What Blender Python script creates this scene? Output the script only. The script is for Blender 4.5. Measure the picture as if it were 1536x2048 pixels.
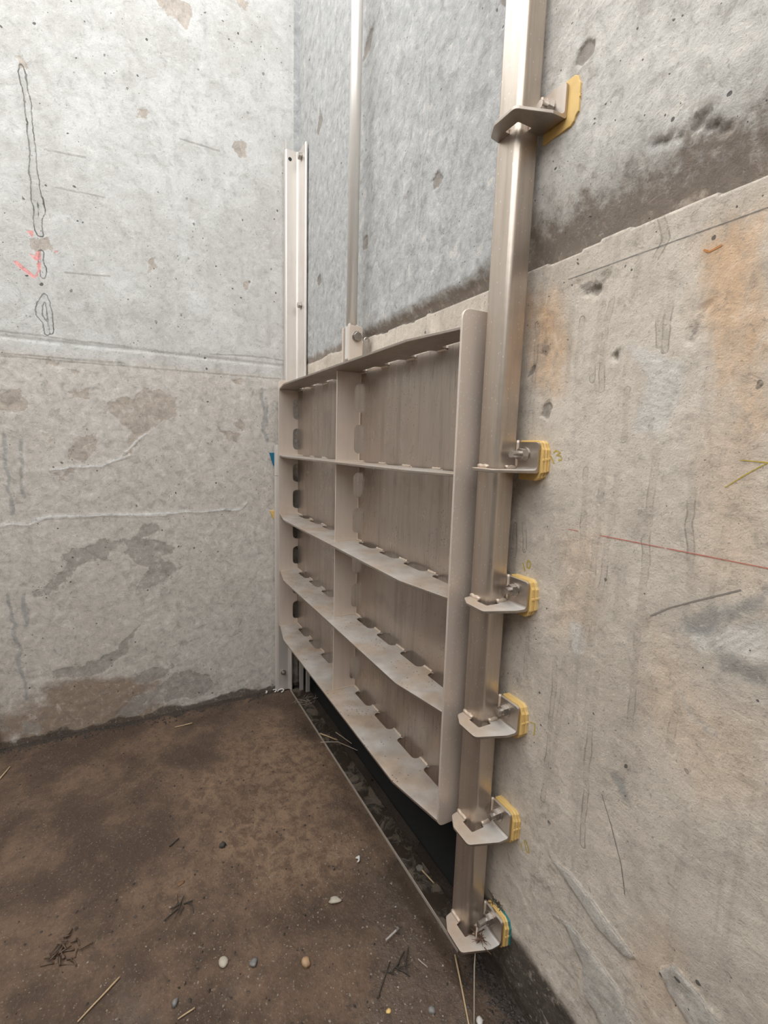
import bpy, bmesh, math, random
import numpy as np
from mathutils import Matrix, Vector

# ------------------------------------------------------------------ camera, sky, exposure
for o in list(bpy.data.objects):
    bpy.data.objects.remove(o)
scene = bpy.context.scene
COL = scene.collection
# world axes: X to the right along the gate wall, Y into the gate wall, Z up
yaw, pit, rol = 1.07611012, 0.13875726, -0.02826964
fwd = Vector((-math.sin(yaw) * math.cos(pit), math.cos(yaw) * math.cos(pit), -math.sin(pit)))
rgt = Vector((math.cos(yaw), math.sin(yaw), 0.0))
dwn = fwd.cross(rgt)
r2 = math.cos(rol) * rgt + math.sin(rol) * dwn
d2 = -math.sin(rol) * rgt + math.cos(rol) * dwn
cam_data = bpy.data.cameras.new('camera')
cam_data.sensor_fit = 'VERTICAL'
cam_data.sensor_height = 36.0
cam_data.sensor_width = 27.0
cam_data.lens = 942.76 / 2048.0 * 36.0
cam_data.clip_start = 0.02
cam = bpy.data.objects.new('camera', cam_data)
COL.objects.link(cam)
mw = Matrix.Identity(4)
for i in range(3):
    mw[i][0] = r2[i]; mw[i][1] = -d2[i]; mw[i][2] = -fwd[i]
mw[2][3] = 1.5
cam.matrix_world = mw
scene.camera = cam

world = bpy.data.worlds.new('overcast_sky')
scene.world = world
world.use_nodes = True
wn = world.node_tree.nodes
wn['Background'].inputs[0].default_value = (0.97, 0.985, 1.0, 1.0)
wn['Background'].inputs[1].default_value = 2.6
scene.view_settings.view_transform = 'Standard'
scene.view_settings.look = 'None'
scene.view_settings.exposure = 0.42
scene.view_settings.gamma = 1.0
scene.view_settings.use_curve_mapping = False

# ------------------------------------------------------------------ stain and mark outlines, metres on each surface
LEFT_PATCH = [
  [(-0.096, 1.683), (0.001, 1.714), (0.015, 1.686), (0.102, 1.746), (0.148, 1.755), (0.228, 1.706), (0.218, 1.629), (0.119, 1.574), (0.072, 1.547), (0.024, 1.458), (-0.034, 1.402), (0.022, 1.515), (-0.041, 1.586), (-0.093, 1.648)],
  [(-0.246, 1.707), (-0.155, 1.726), (-0.166, 1.679), (-0.218, 1.682)],
  [(-0.363, 1.506), (-0.303, 1.497), (-0.316, 1.469), (-0.361, 1.481)],
  [(-0.321, 1.317), (-0.246, 1.343), (-0.237, 1.316), (-0.314, 1.3)],
  [(-0.227, 1.511), (-0.134, 1.527), (-0.148, 1.466), (-0.193, 1.388), (-0.243, 1.405)],
  [(0.435, 1.57), (0.487, 1.542), (0.562, 1.534), (0.534, 1.484), (0.481, 1.507)],
  [(0.503, 1.591), (0.547, 1.629), (0.584, 1.59), (0.562, 1.556)],
  [(-0.497, 1.695), (-0.425, 1.709), (-0.399, 1.662), (-0.403, 1.618), (-0.468, 1.6), (-0.502, 1.629)],
  [(0.497, 1.83), (0.571, 1.826), (0.554, 1.803), (0.507, 1.81)],
  [(-0.36, 3.058), (-0.318, 3.073), (-0.313, 3.045), (-0.352, 3.023)],
  [(-0.349, 2.353), (-0.283, 2.372), (-0.27, 2.328), (-0.316, 2.306), (-0.347, 2.321)],
  [(0.116, 2.363), (0.165, 2.377), (0.167, 2.327), (0.14, 2.305)],
  [(0.554, 2.35), (0.603, 2.349), (0.598, 2.302), (0.566, 2.307)],
  [(0.531, 2.999), (0.591, 3.021), (0.6, 2.958), (0.55, 2.944)],
  [(0.098, 3.018), (0.149, 3.031), (0.134, 2.979), (0.114, 2.981)],
  [(0.176, 3.505), (0.227, 3.475), (0.27, 3.463), (0.301, 3.436), (0.335, 3.473), (0.372, 3.502), (0.359, 3.532), (0.283, 3.549)],
  [(0.536, 3.654), (0.606, 3.683), (0.598, 3.625), (0.555, 3.625)],
  [(-0.25, 1.82), (-0.217, 1.817), (-0.216, 1.79), (-0.244, 1.792)],
  [(-0.306, 1.844), (-0.268, 1.843), (-0.277, 1.82), (-0.311, 1.821)],
]
LEFT_GREY = [
  [(-0.418, 0.747), (-0.346, 0.8), (-0.311, 0.884), (-0.287, 0.952), (-0.225, 0.952), (-0.149, 0.996), (-0.063, 0.978), (-0.128, 0.9), (-0.26, 0.879), (-0.283, 0.839), (-0.306, 0.791), (-0.348, 0.758), (-0.4, 0.729)],
  [(-0.062, 0.99), (0.001, 1.002), (0.054, 1.061), (0.1, 1.059), (0.113, 1.016), (0.051, 0.99), (0.144, 0.949), (0.18, 0.93), (0.122, 0.87), (0.229, 0.815), (0.187, 0.761), (0.089, 0.731), (-0.034, 0.705), (0.032, 0.792), (0.068, 0.821), (-0.043, 0.911)],
  [(-0.392, 0.355), (-0.245, 0.356), (-0.087, 0.428), (0.02, 0.54), (-0.036, 0.419), (-0.084, 0.373), (-0.183, 0.283), (-0.313, 0.287)],
  [(-0.145, 0.034), (-0.077, 0.119), (0.043, 0.139), (0.171, 0.227), (0.353, 0.173), (0.399, 0.114), (0.297, 0.058), (0.09, 0.078), (-0.033, 0.022)],
  [(-0.533, 0.1), (-0.44, 0.091), (-0.459, 0.037), (-0.526, 0.046)],
  [(-0.026, 0.221), (0.048, 0.267), (0.16, 0.279), (0.12, 0.223), (0.021, 0.182)],
]
LEFT_DARK = [
  [(-0.49, -0.007), (-0.43, 0.045), (-0.357, 0.052), (-0.306, 0.002), (-0.392, -0.014), (-0.475, -0.033)],
]
LEFT_PINK = [
  [(-0.359, 2.39), (-0.332, 2.396), (-0.341, 2.365), (-0.348, 2.374)],
  [(-0.366, 2.304), (-0.335, 2.29), (-0.33, 2.31), (-0.312, 2.316), (-0.312, 2.278), (-0.332, 2.27)],
  [(-0.418, 2.253), (-0.402, 2.258), (-0.37, 2.233), (-0.34, 2.206), (-0.327, 2.233), (-0.331, 2.257), (-0.314, 2.273), (-0.314, 2.246), (-0.329, 2.212), (-0.34, 2.195), (-0.355, 2.201), (-0.392, 2.227)],
  [(-0.263, 2.328), (-0.248, 2.331), (-0.25, 2.324), (-0.263, 2.321)],
]
LEFT_CRACK = [
  [(-0.338, 3.034), (-0.323, 2.916), (-0.323, 2.722), (-0.322, 2.502), (-0.317, 2.381)],
  [(-0.329, 2.952), (-0.324, 2.838), (-0.316, 2.664), (-0.301, 2.487), (-0.311, 2.382)],
  [(-0.308, 2.31), (-0.306, 2.227), (-0.312, 2.211), (-0.31, 2.278)],
  [(-0.308, 2.126), (-0.329, 2.085), (-0.331, 2.041), (-0.315, 2.011), (-0.308, 1.962)],
  [(-0.308, 2.126), (-0.297, 2.1), (-0.294, 2.047), (-0.291, 1.971)],
]
LEFT_THIN = [
  [(-0.48, 1.952), (-0.373, 1.954), (-0.3, 1.95), (-0.165, 1.945), (0, 1.947)],
  [(0.392, 1.953), (0.599, 1.966), (0.788, 1.963)],
  [(-0.487, 1.846), (0.106, 1.851), (0.765, 1.859)],
  [(-0.486, 1.857), (-0.003, 1.864)],
  [(-0.272, 2.736), (-0.124, 2.749)],
  [(-0.244, 2.593), (-0.053, 2.6)],
  [(-0.227, 2.241), (-0.049, 2.257)],
  [(0.276, 2.945), (0.461, 2.946)],
]
LEFT_RIDGE = [
  [(-0.538, 1.091), (-0.426, 1.095), (-0.347, 1.124), (0.198, 1.118), (0.534, 1.127), (0.576, 1.159)],
  [(-0.406, 1.117), (-0.143, 1.122), (0.149, 1.107)],
  [(-0.044, 1.407), (0.072, 1.534)],
  [(-0.335, 1.345), (-0.131, 1.37), (0, 1.42)],
]
LEFT_DRIP = [
  [(-0.523, 0.76), (-0.515, 0.587), (-0.506, 0.435), (-0.495, 0.227)],
  [(-0.439, 1.481), (-0.435, 1.368), (-0.44, 1.229)],
  [(-0.505, 1.501), (-0.497, 1.299), (-0.489, 1.138)],
  [(-0.466, 0.753), (-0.472, 0.605)],
  [(0.693, 1.738), (0.678, 1.571), (0.698, 1.516)],
  [(0.666, 1.791), (0.673, 1.599)],
]
BACK_STREAK = [
  [(-0.884, 1.802), (-0.883, 1.672)],
  [(-0.859, 1.785), (-0.855, 1.716)],
  [(-0.782, 1.813), (-0.78, 1.661)],
  [(-0.752, 1.786), (-0.759, 1.659)],
  [(-0.704, 1.806), (-0.712, 1.726), (-0.713, 1.654)],
  [(-0.681, 1.81), (-0.693, 1.753), (-0.688, 1.631)],
  [(-0.574, 1.784), (-0.572, 1.703)],
  [(-0.628, 1.625), (-0.625, 1.526)],
  [(-0.553, 1.507), (-0.557, 1.411), (-0.553, 1.283)],
  [(-0.712, 1.46), (-0.7, 1.282), (-0.722, 1.159)],
  [(-0.668, 1.463), (-0.667, 1.333), (-0.672, 1.197), (-0.683, 1.053)],
  [(-0.632, 1.454), (-0.644, 1.239), (-0.659, 1.074)],
  [(-0.633, 1.015), (-0.64, 0.893), (-0.637, 0.797), (-0.63, 0.6)],
  [(-0.559, 1.332), (-0.551, 1.212), (-0.551, 1.021), (-0.544, 0.903)],
  [(-0.486, 1.482), (-0.479, 1.365), (-0.459, 1.24)],
  [(-0.464, 1.054), (-0.466, 0.941)],
  [(-0.749, 0.987), (-0.749, 0.831), (-0.753, 0.624)],
  [(-0.722, 1.012), (-0.723, 0.846), (-0.736, 0.691)],
  [(-0.842, 1.015), (-0.842, 0.919)],
  [(-0.596, 1.939), (-0.581, 1.891), (-0.597, 1.861)],
  [(-0.531, 1.914), (-0.531, 1.873), (-0.535, 1.863)],
  [(-0.636, 1.946), (-0.631, 1.853), (-0.637, 1.78)],
  [(-0.56, 1.824), (-0.558, 1.745), (-0.559, 1.692)],
  [(-0.681, 1.925), (-0.679, 1.887)],
  [(-0.881, 1.329), (-0.876, 1.245)],
  [(-0.914, 1.304), (-0.911, 1.224)],
]
BACK_RUST = [
  [(-0.518, 1.869), (-0.419, 1.878), (-0.379, 1.542), (-0.412, 1.551), (-0.464, 1.677), (-0.504, 1.75)],
  [(-0.915, 1.867), (-0.836, 1.859), (-0.794, 1.729), (-0.822, 1.642), (-0.871, 1.671)],
  [(-0.518, 1.869), (-0.483, 1.841), (-0.477, 1.855)],
]
BACK_WARM = [
  [(-0.481, 1.552), (-0.381, 1.558), (-0.347, 1.275), (-0.451, 1.289), (-0.475, 1.42)],
  [(-0.53, 1.167), (-0.41, 1.072), (-0.323, 1.074), (-0.309, 0.951), (-0.405, 0.881), (-0.522, 0.993)],
  [(-0.75, 1.295), (-0.661, 1.334), (-0.664, 1.119), (-0.758, 1.073)],
  [(-0.497, 0.464), (-0.454, 0.569), (-0.413, 0.556), (-0.356, 0.459), (-0.45, 0.339)],
]
BACK_SWIRL = [
  [(-0.474, 1.178), (-0.444, 1.226), (-0.391, 1.252), (-0.349, 1.291), (-0.346, 1.263), (-0.396, 1.224), (-0.424, 1.192), (-0.456, 1.175)],
  [(-0.404, 1.158), (-0.359, 1.164), (-0.335, 1.171), (-0.331, 1.138), (-0.369, 1.129), (-0.401, 1.132)],
  [(-0.582, 0.821), (-0.547, 0.822), (-0.53, 0.776), (-0.554, 0.782)],
]
BACK_PALE = [
  [(-0.465, 1.176), (-0.402, 1.213), (-0.342, 1.235), (-0.336, 1.179), (-0.396, 1.16), (-0.436, 1.154)],
  [(-0.643, 1.715), (-0.52, 1.668), (-0.521, 1.598), (-0.542, 1.535), (-0.603, 1.546), (-0.593, 1.641)],
  [(-0.717, 1.112), (-0.683, 1.112), (-0.672, 1.069), (-0.695, 1.036)],
  [(-0.456, 1.058), (-0.435, 1.03), (-0.387, 1.018), (-0.403, 1.009), (-0.443, 1.025)],
]
BACK_SMEAR = [
  [(-0.708, 0.492), (-0.656, 0.504), (-0.572, 0.486), (-0.497, 0.464), (-0.48, 0.462), (-0.506, 0.439), (-0.566, 0.437), (-0.637, 0.461)],
  [(-0.701, 0.342), (-0.656, 0.36), (-0.6, 0.31), (-0.586, 0.243), (-0.531, 0.219), (-0.468, 0.301), (-0.518, 0.353), (-0.585, 0.367), (-0.643, 0.374)],
  [(-0.437, 0.484), (-0.408, 0.528), (-0.361, 0.516), (-0.319, 0.495), (-0.363, 0.437), (-0.412, 0.461)],
]
BACK_KNOT = [
  [(-1.845, 3.078), (-1.815, 3.066), (-1.829, 3.016), (-1.885, 3), (-1.912, 3.008), (-1.901, 3.045)],
  [(-2.417, 3.126), (-2.381, 3.052), (-2.428, 3.005), (-2.457, 3.036)],
  [(-1.359, 2.332), (-1.325, 2.346), (-1.301, 2.31), (-1.323, 2.291), (-1.351, 2.3)],
  [(-1.887, 2.34), (-1.827, 2.338), (-1.833, 2.287), (-1.881, 2.299)],
  [(-2.448, 2.335), (-2.397, 2.361), (-2.374, 2.307), (-2.432, 2.304)],
  [(-0.809, 2.336), (-0.785, 2.349), (-0.763, 2.332), (-0.763, 2.314), (-0.793, 2.304), (-0.813, 2.317)],
  [(-0.849, 1.607), (-0.83, 1.62), (-0.818, 1.602), (-0.83, 1.575), (-0.85, 1.583)],
  [(-0.896, 1.703), (-0.88, 1.713), (-0.885, 1.69), (-0.905, 1.678)],
  [(-1.075, 2.641), (-1.036, 2.614), (-1.052, 2.592), (-1.076, 2.62)],
]
BACK_PIT = [
  [(-0.553, 2.068), (-0.542, 2.082), (-0.518, 2.076), (-0.486, 2.029), (-0.505, 2.034), (-0.523, 2.052), (-0.543, 2.053)],
  [(-0.63, 2.075), (-0.592, 2.068), (-0.564, 2.058), (-0.6, 2.058)],
  [(-0.78, 1.86), (-0.716, 1.858), (-0.699, 1.865), (-0.725, 1.831)],
  [(-0.504, 1.746), (-0.493, 1.756), (-0.504, 1.717), (-0.515, 1.702)],
  [(-0.855, 1.75), (-0.839, 1.742), (-0.845, 1.723), (-0.87, 1.735)],
  [(-0.665, 1.709), (-0.648, 1.711), (-0.651, 1.692), (-0.668, 1.689)],
]
BACK_CRACK = [
  [(-1.42, 2.766), (-1.395, 2.582), (-1.408, 2.445)],
  [(-1.44, 2.564), (-1.422, 2.408), (-1.427, 2.304), (-1.436, 2.09)],
  [(-1.28, 2.423), (-1.257, 2.358), (-1.268, 2.281)],
]

# ------------------------------------------------------------------ numeric helpers
rng = np.random.default_rng(7)
random.seed(7)
TAB = rng.random((256, 256))

def vnoise(x, y):
    xi = np.floor(x).astype(int); yi = np.floor(y).astype(int)
    fx = x - xi; fy = y - yi
    fx = fx * fx * (3 - 2 * fx); fy = fy * fy * (3 - 2 * fy)
    a = TAB[xi % 256, yi % 256]; b = TAB[(xi + 1) % 256, yi % 256]
    c = TAB[xi % 256, (yi + 1) % 256]; d = TAB[(xi + 1) % 256, (yi + 1) % 256]
    return (a * (1 - fx) + b * fx) * (1 - fy) + (c * (1 - fx) + d * fx) * fy

def fbm(x, y, s=1.0, octv=4, off=0.0):
    t = 0.0; amp = 0.5; tot = 0.0
    for k in range(octv):
        t = t + amp * vnoise(x * s + off + 17.3 * k, y * s + 2.7 * off + 9.1 * k)
        tot += amp; amp *= 0.5; s *= 2.03
    return t / tot

def sdist(px, py, poly):
    n = len(poly)
    d = np.full(px.shape, 1e9); s = np.ones(px.shape)
    for i in range(n):
        ax, ay = poly[i]; bx, by = poly[i - 1]
        ex, ey = bx - ax, by - ay
        wx, wy = px - ax, py - ay
        t = np.clip((wx * ex + wy * ey) / (ex * ex + ey * ey + 1e-12), 0, 1)
        d = np.minimum(d, (wx - ex * t) ** 2 + (wy - ey * t) ** 2)
        c1 = py >= ay; c2 = py < by; c3 = ex * wy > ey * wx
        s = np.where((c1 & c2 & c3) | (~c1 & ~c2 & ~c3), -s, s)
    return s * np.sqrt(d)

def poly_mask(px, py, polys, w):
    m = np.zeros(px.shape)
    for p in polys:
        xs = [q[0] for q in p]; ys = [q[1] for q in p]
        sel = (px > min(xs) - 3 * w) & (px < max(xs) + 3 * w) & (py > min(ys) - 3 * w) & (py < max(ys) + 3 * w)
        if sel.any():
            v = np.clip(0.5 - sdist(px[sel], py[sel], p) / (2 * w), 0, 1)
            m[sel] = np.maximum(m[sel], v)
    return m

def line_mask(px, py, lines, w):
    m = np.zeros(px.shape)
    for p in lines:
        for (ax, ay), (bx, by) in zip(p[:-1], p[1:]):
            sel = (px > min(ax, bx) - w) & (px < max(ax, bx) + w) & (py > min(ay, by) - w) & (py < max(ay, by) + w)
            if not sel.any():
                continue
            ex, ey = bx - ax, by - ay
            wx, wy = px[sel] - ax, py[sel] - ay
            t = np.clip((wx * ex + wy * ey) / (ex * ex + ey * ey + 1e-12), 0, 1)
            d = np.hypot(wx - ex * t, wy - ey * t)
            m[sel] = np.maximum(m[sel], np.clip(1 - d / w, 0, 1))
    return m

def sstep(a, b, x):
    t = np.clip((x - a) / (b - a), 0, 1)
    return t * t * (3 - 2 * t)

# ------------------------------------------------------------------ node helpers
class NT:
    def __init__(self, name):
        self.mat = bpy.data.materials.new(name)
        self.mat.use_nodes = True
        self.t = self.mat.node_tree
        self.b = self.t.nodes['Principled BSDF']
        self.co = self.t.nodes.new('ShaderNodeTexCoord').outputs['Object']
    def put(self, sock, v):
        if isinstance(v, bpy.types.NodeSocket):
            self.t.links.new(v, sock)
        elif isinstance(v, tuple) and len(v) == 3 and sock.type == 'RGBA':
            sock.default_value = (*v, 1.0)
        else:
            sock.default_value = v
    def m(self, op, a, b=0.0, c=0.0, clamp=False):
        n = self.t.nodes.new('ShaderNodeMath'); n.operation = op; n.use_clamp = clamp
        self.put(n.inputs[0], a); self.put(n.inputs[1], b); self.put(n.inputs[2], c)
        return n.outputs[0]
    def scaled(self, sx, sy, sz, off=0.0):
        n = self.t.nodes.new('ShaderNodeMapping')
        self.put(n.inputs[0], self.co)
        n.inputs['Scale'].default_value = (sx, sy, sz)
        n.inputs['Location'].default_value = (off, off * 1.7, off * 0.6)
        return n.outputs[0]
    def noise(self, scale, detail=5, rough=0.55, vec=None, dist=0.0, col=False):
        n = self.t.nodes.new('ShaderNodeTexNoise')
        self.put(n.inputs['Vector'], vec if vec is not None else self.co)
        n.inputs['Scale'].default_value = scale; n.inputs['Detail'].default_value = detail
        n.inputs['Roughness'].default_value = rough; n.inputs['Distortion'].default_value = dist
        return n.outputs['Color' if col else 'Fac']
    def voro(self, scale, vec=None, feature='F1'):
        n = self.t.nodes.new('ShaderNodeTexVoronoi'); n.feature = feature
        self.put(n.inputs['Vector'], vec if vec is not None else self.co)
        n.inputs['Scale'].default_value = scale
        return n
    def ss(self, x, a, b, lo=0.0, hi=1.0):
        n = self.t.nodes.new('ShaderNodeMapRange'); n.interpolation_type = 'SMOOTHSTEP'
        self.put(n.inputs['Value'], x)
        n.inputs['From Min'].default_value = a; n.inputs['From Max'].default_value = b
        n.inputs['To Min'].default_value = lo; n.inputs['To Max'].default_value = hi
        return n.outputs[0]
    def mix(self, f, a, b, blend='MIX'):
        n = self.t.nodes.new('ShaderNodeMix'); n.data_type = 'RGBA'; n.blend_type = blend
        self.put(n.inputs[0], f); self.put(n.inputs[6], a); self.put(n.inputs[7], b)
        return n.outputs[2]
    def attr(self, name):
        n = self.t.nodes.new('ShaderNodeAttribute'); n.attribute_name = name
        return n.outputs['Fac']
    def sep(self, sock):
        n = self.t.nodes.new('ShaderNodeSeparateXYZ'); self.put(n.inputs[0], sock)
        return n.outputs
    def bump(self, h, dist, strength=1.0, normal=None):
        n = self.t.nodes.new('ShaderNodeBump')
        n.inputs['Strength'].default_value = strength; n.inputs['Distance'].default_value = dist
        self.put(n.inputs['Height'], h)
        if normal is not None:
            self.put(n.inputs['Normal'], normal)
        return n.outputs[0]
    def out(self, color, rough=0.5, metal=0.0, normal=None):
        self.put(self.b.inputs['Base Color'], color); self.put(self.b.inputs['Roughness'], rough)
        self.put(self.b.inputs['Metallic'], metal)
        if normal is not None:
            self.put(self.b.inputs['Normal'], normal)
        return self.mat

# ------------------------------------------------------------------ materials
def concrete(name, c1, c2, c3, masks, axis='x', holes=0.86, streak=0.25, hole_scale=26.0, bump=1.0):
    """masks: (attribute, noise scale, ragged amount, edge, colour, strength, roughness or None, 'fill' or 'ring')"""
    t = NT(name)
    big = t.noise(2.2, 7, 0.62)
    mid = t.noise(8.0, 9, 0.68, dist=0.8)
    mot = t.noise(24.0, 8, 0.72, dist=0.5)
    fine = t.noise(75.0, 6, 0.72)
    vfine = t.noise(260.0, 3, 0.6)
    col = t.mix(t.ss(big, 0.36, 0.64), c1, c2)
    col = t.mix(t.ss(mid, 0.47, 0.68, 0, 0.6), col, c3)
    col = t.mix(t.ss(mid, 0.50, 0.30, 0, 0.5), col, tuple(min(1, 1.18 * v) for v in c1))
    sv = t.scaled(26, 26, 0.9) if axis == 'x' else t.scaled(26, 26, 1.1, 3.0)
    st = t.noise(1.0, 6, 0.6, vec=sv)
    col = t.mix(t.ss(st, 0.54, 0.74, 0, streak), col, tuple(0.62 * v for v in c3))
    rough = 0.85
    h = t.m('ADD', t.m('MULTIPLY', mid, 0.35), t.m('MULTIPLY', mot, 0.42))
    h = t.m('ADD', h, t.m('MULTIPLY', fine, 0.34))
    h = t.m('ADD', h, t.m('MULTIPLY', vfine, 0.10))
    for row in masks:
        a, sc, amp, edge, c, strength, rg = row[:7]
        style = row[7] if len(row) > 7 else 'fill'
        w = t.noise(sc, 8, 0.7, vec=t.scaled(1, 1, 0.3) if style == 'runs' else None)
        v = t.m('ADD', t.attr(a), t.m('MULTIPLY', t.m('SUBTRACT', w, 0.5), amp))
        if style == 'ring':
            k = t.m('MULTIPLY', t.ss(v, 0.20, 0.34), t.ss(v, 0.66, 0.44))
            k = t.m('MULTIPLY', k, t.ss(t.noise(11, 3, 0.6), 0.44, 0.62, edge, strength))
            body = t.ss(v, 0.25, 0.75, 0, 0.28 if edge < 0.3 else 0.05)
            col = t.mix(body, col, tuple(min(1, 1.7 * q) for q in c))
        else:
            k = t.ss(v, 0.5 - edge, 0.5 + edge, 0.0, strength)
        cc = t.mix(t.ss(mot, 0.35, 0.7), tuple(min(1, 1.12 * q) for q in c), tuple(0.80 * q for q in c))
        col = t.mix(k, col, cc)
        if rg is not None:
            rough = t.m('ADD', t.m('MULTIPLY', t.m('SUBTRACT', 1.0, k), rough), t.m('MULTIPLY', k, rg))
        h = t.m('ADD', h, t.m('MULTIPLY', k, -0.12))
    # cement paste mottling on everything
    col = t.mix(t.ss(mot, 0.50, 0.72, 0, 0.42), col, tuple(0.55 * v for v in c3))
    col = t.mix(t.ss(mot, 0.46, 0.28, 0, 0.40), col, tuple(min(1, 1.35 * v) for v in c1))
    col = t.mix(t.ss(fine, 0.54, 0.72, 0, 0.50), col, tuple(0.5 * v for v in c3))
    col = t.mix(t.ss(fine, 0.44, 0.26, 0, 0.42), col, tuple(min(1, 1.4 * v) for v in c1))
    col = t.mix(t.ss(vfine, 0.58, 0.72, 0, 0.5), col, tuple(0.45 * v for v in c3))
    if holes < 1:
        wv = t.t.nodes.new('ShaderNodeVectorMath'); wv.operation = 'ADD'
        t.put(wv.inputs[0], t.co)
        sc = t.t.nodes.new('ShaderNodeVectorMath'); sc.operation = 'SCALE'
        t.put(sc.inputs[0], t.noise(30, 2, 0.5, col=True)); sc.inputs['Scale'].default_value = 0.02
        t.put(wv.inputs[1], sc.outputs[0])
        for s, th in ((hole_scale, holes), (hole_scale * 2.3, holes - 0.04)):
            v = t.voro(s, vec=wv.outputs[0])
            rr, gg, bb = t.sep(v.outputs['Color'])
            pick = t.m('GREATER_THAN', rr, th)
            size = t.m('ADD', 0.05, t.m('MULTIPLY', gg, 0.13))
            hole = t.m('MULTIPLY', t.m('LESS_THAN', v.outputs['Distance'], size), pick)
            hole = t.m('MULTIPLY', hole, t.ss(big, 0.40, 0.54))
            col = t.mix(t.m('MULTIPLY', hole, 0.85), col, (0.07, 0.065, 0.06))
            h = t.m('ADD', h, t.m('MULTIPLY', hole, -1.0))
    return t.out(col, rough, 0.0, t.bump(h, 0.007 * bump, 0.9))

def steel(name, base=(0.60, 0.55, 0.50), dark=(0.34, 0.30, 0.27), rough=0.36, streak=0.45, dust=0.5, metal=0.5, speck=0.0, dirt=0.0, fleck=0.0):
    t = NT(name)
    sv = t.noise(1.0, 8, 0.62, vec=t.scaled(34, 34, 2.4))
    bl = t.noise(5.5, 6, 0.6)
    fi = t.noise(130, 4, 0.6)
    col = t.mix(t.m('MULTIPLY', t.ss(sv, 0.42, 0.78), streak), base, dark)
    col = t.mix(t.m('MULTIPLY', t.ss(bl, 0.5, 0.72), 0.4), col, (dark[0] * 1.15, dark[1] * 1.12, dark[2] * 1.1))
    if fleck > 0:
        fl = t.noise(1.0, 5, 0.7, vec=t.scaled(170, 170, 9.0))
        fm = t.m('MULTIPLY', t.ss(fl, 0.56, 0.72), t.ss(t.noise(4.0, 4, 0.6), 0.38, 0.62))
        col = t.mix(t.m('MULTIPLY', fm, fleck), col, tuple(0.45 * v for v in dark))
    geo = t.t.nodes.new('ShaderNodeNewGeometry')
    nz = t.sep(geo.outputs['Normal'])[2]
    dn = t.noise(16, 6, 0.7)
    d = t.m('MULTIPLY', t.ss(nz, 0.55, 0.95), t.ss(dn, 0.25, 0.7, 0.55, 1.0))
    d = t.m('MULTIPLY', d, dust)
    dcol = t.mix(t.ss(bl, 0.35, 0.68), (0.62, 0.60, 0.57), (0.50, 0.37, 0.26))
    col = t.mix(d, col, dcol)
    rg = t.m('ADD', t.m('MULTIPLY', t.m('ADD', bl, sv), 0.16), rough - 0.14)
    rg = t.m('ADD', rg, t.m('MULTIPLY', d, 0.35))
    me = t.m('MULTIPLY', t.m('SUBTRACT', 1.0, d), metal)
    if speck > 0:
        v = t.voro(150, vec=t.scaled(1, 1, 0.55))
        rr = t.sep(v.outputs['Color'])[0]
        k = t.m('MULTIPLY', t.m('GREATER_THAN', rr, 0.80), t.m('LESS_THAN', v.outputs['Distance'], 0.2))
        k = t.m('MULTIPLY', k, speck)
        col = t.mix(k, col, (0.82, 0.78, 0.72))
    if dirt > 0:
        v = t.voro(95)
        rr = t.sep(v.outputs['Color'])[0]
        k = t.m('MULTIPLY', t.m('GREATER_THAN', rr, 0.62), t.m('LESS_THAN', v.outputs['Distance'], 0.22))
        k = t.m('MULTIPLY', k, t.ss(t.noise(7, 4, 0.6), 0.48, 0.60))
        k = t.m('MULTIPLY', k, dirt)
        col = t.mix(k, col, (0.05, 0.035, 0.025))
        me = t.m('MULTIPLY', me, t.m('SUBTRACT', 1.0, k))
    h = t.m('ADD', t.m('MULTIPLY', bl, 1.0), t.m('MULTIPLY', fi, 0.06))
    return t.out(col, rg, me, t.bump(h, 0.0022, 0.5))

def plain(name, c, rough=0.6, var=0.35, scale=40.0, bumpd=0.0008, metal=0.0):
    t = NT(name)
    n = t.noise(scale, 5, 0.6)
    col = t.mix(t.m('MULTIPLY', t.ss(n, 0.4, 0.75), var), c, tuple(0.45 * v for v in c))
    return t.out(col, rough, metal, t.bump(n, bumpd, 0.6))

# ------------------------------------------------------------------ object helpers
def link(name, me, mat=None, parent=None, smooth=False):
    ob = bpy.data.objects.new(name, me)
    COL.objects.link(ob)
    if mat is not None and len(me.materials) == 0:
        me.materials.append(mat)
    if parent is not None:
        ob.parent = parent
    if smooth:
        me.polygons.foreach_set('use_smooth', [True] * len(me.polygons))
    return ob

def bm_link(name, bm, mat, parent=None, smooth=False, bevel=0.0, seg=2):
    bmesh.ops.recalc_face_normals(bm, faces=bm.faces)
    me = bpy.data.meshes.new(name)
    bm.to_mesh(me); bm.free()
    ob = link(name, me, mat, parent, smooth)
    if bevel > 0:
        md = ob.modifiers.new('soft_edge', 'BEVEL')
        md.width = bevel; md.segments = seg; md.limit_method = 'ANGLE'; md.angle_limit = math.radians(50)
        md.harden_normals = False
    return ob

def thing(name, label, cat, group=None, loc=(0, 0, 0)):
    e = bpy.data.objects.new(name, None)
    e.empty_display_size = 0.05
    COL.objects.link(e)
    e.location = loc
    e['label'] = label; e['category'] = cat
    if group:
        e['group'] = group
    return e

def tag(o, label, cat, group=None, kind=None):
    o['label'] = label; o['category'] = cat
    if group:
        o['group'] = group
    if kind:
        o['kind'] = kind
    return o

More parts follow.
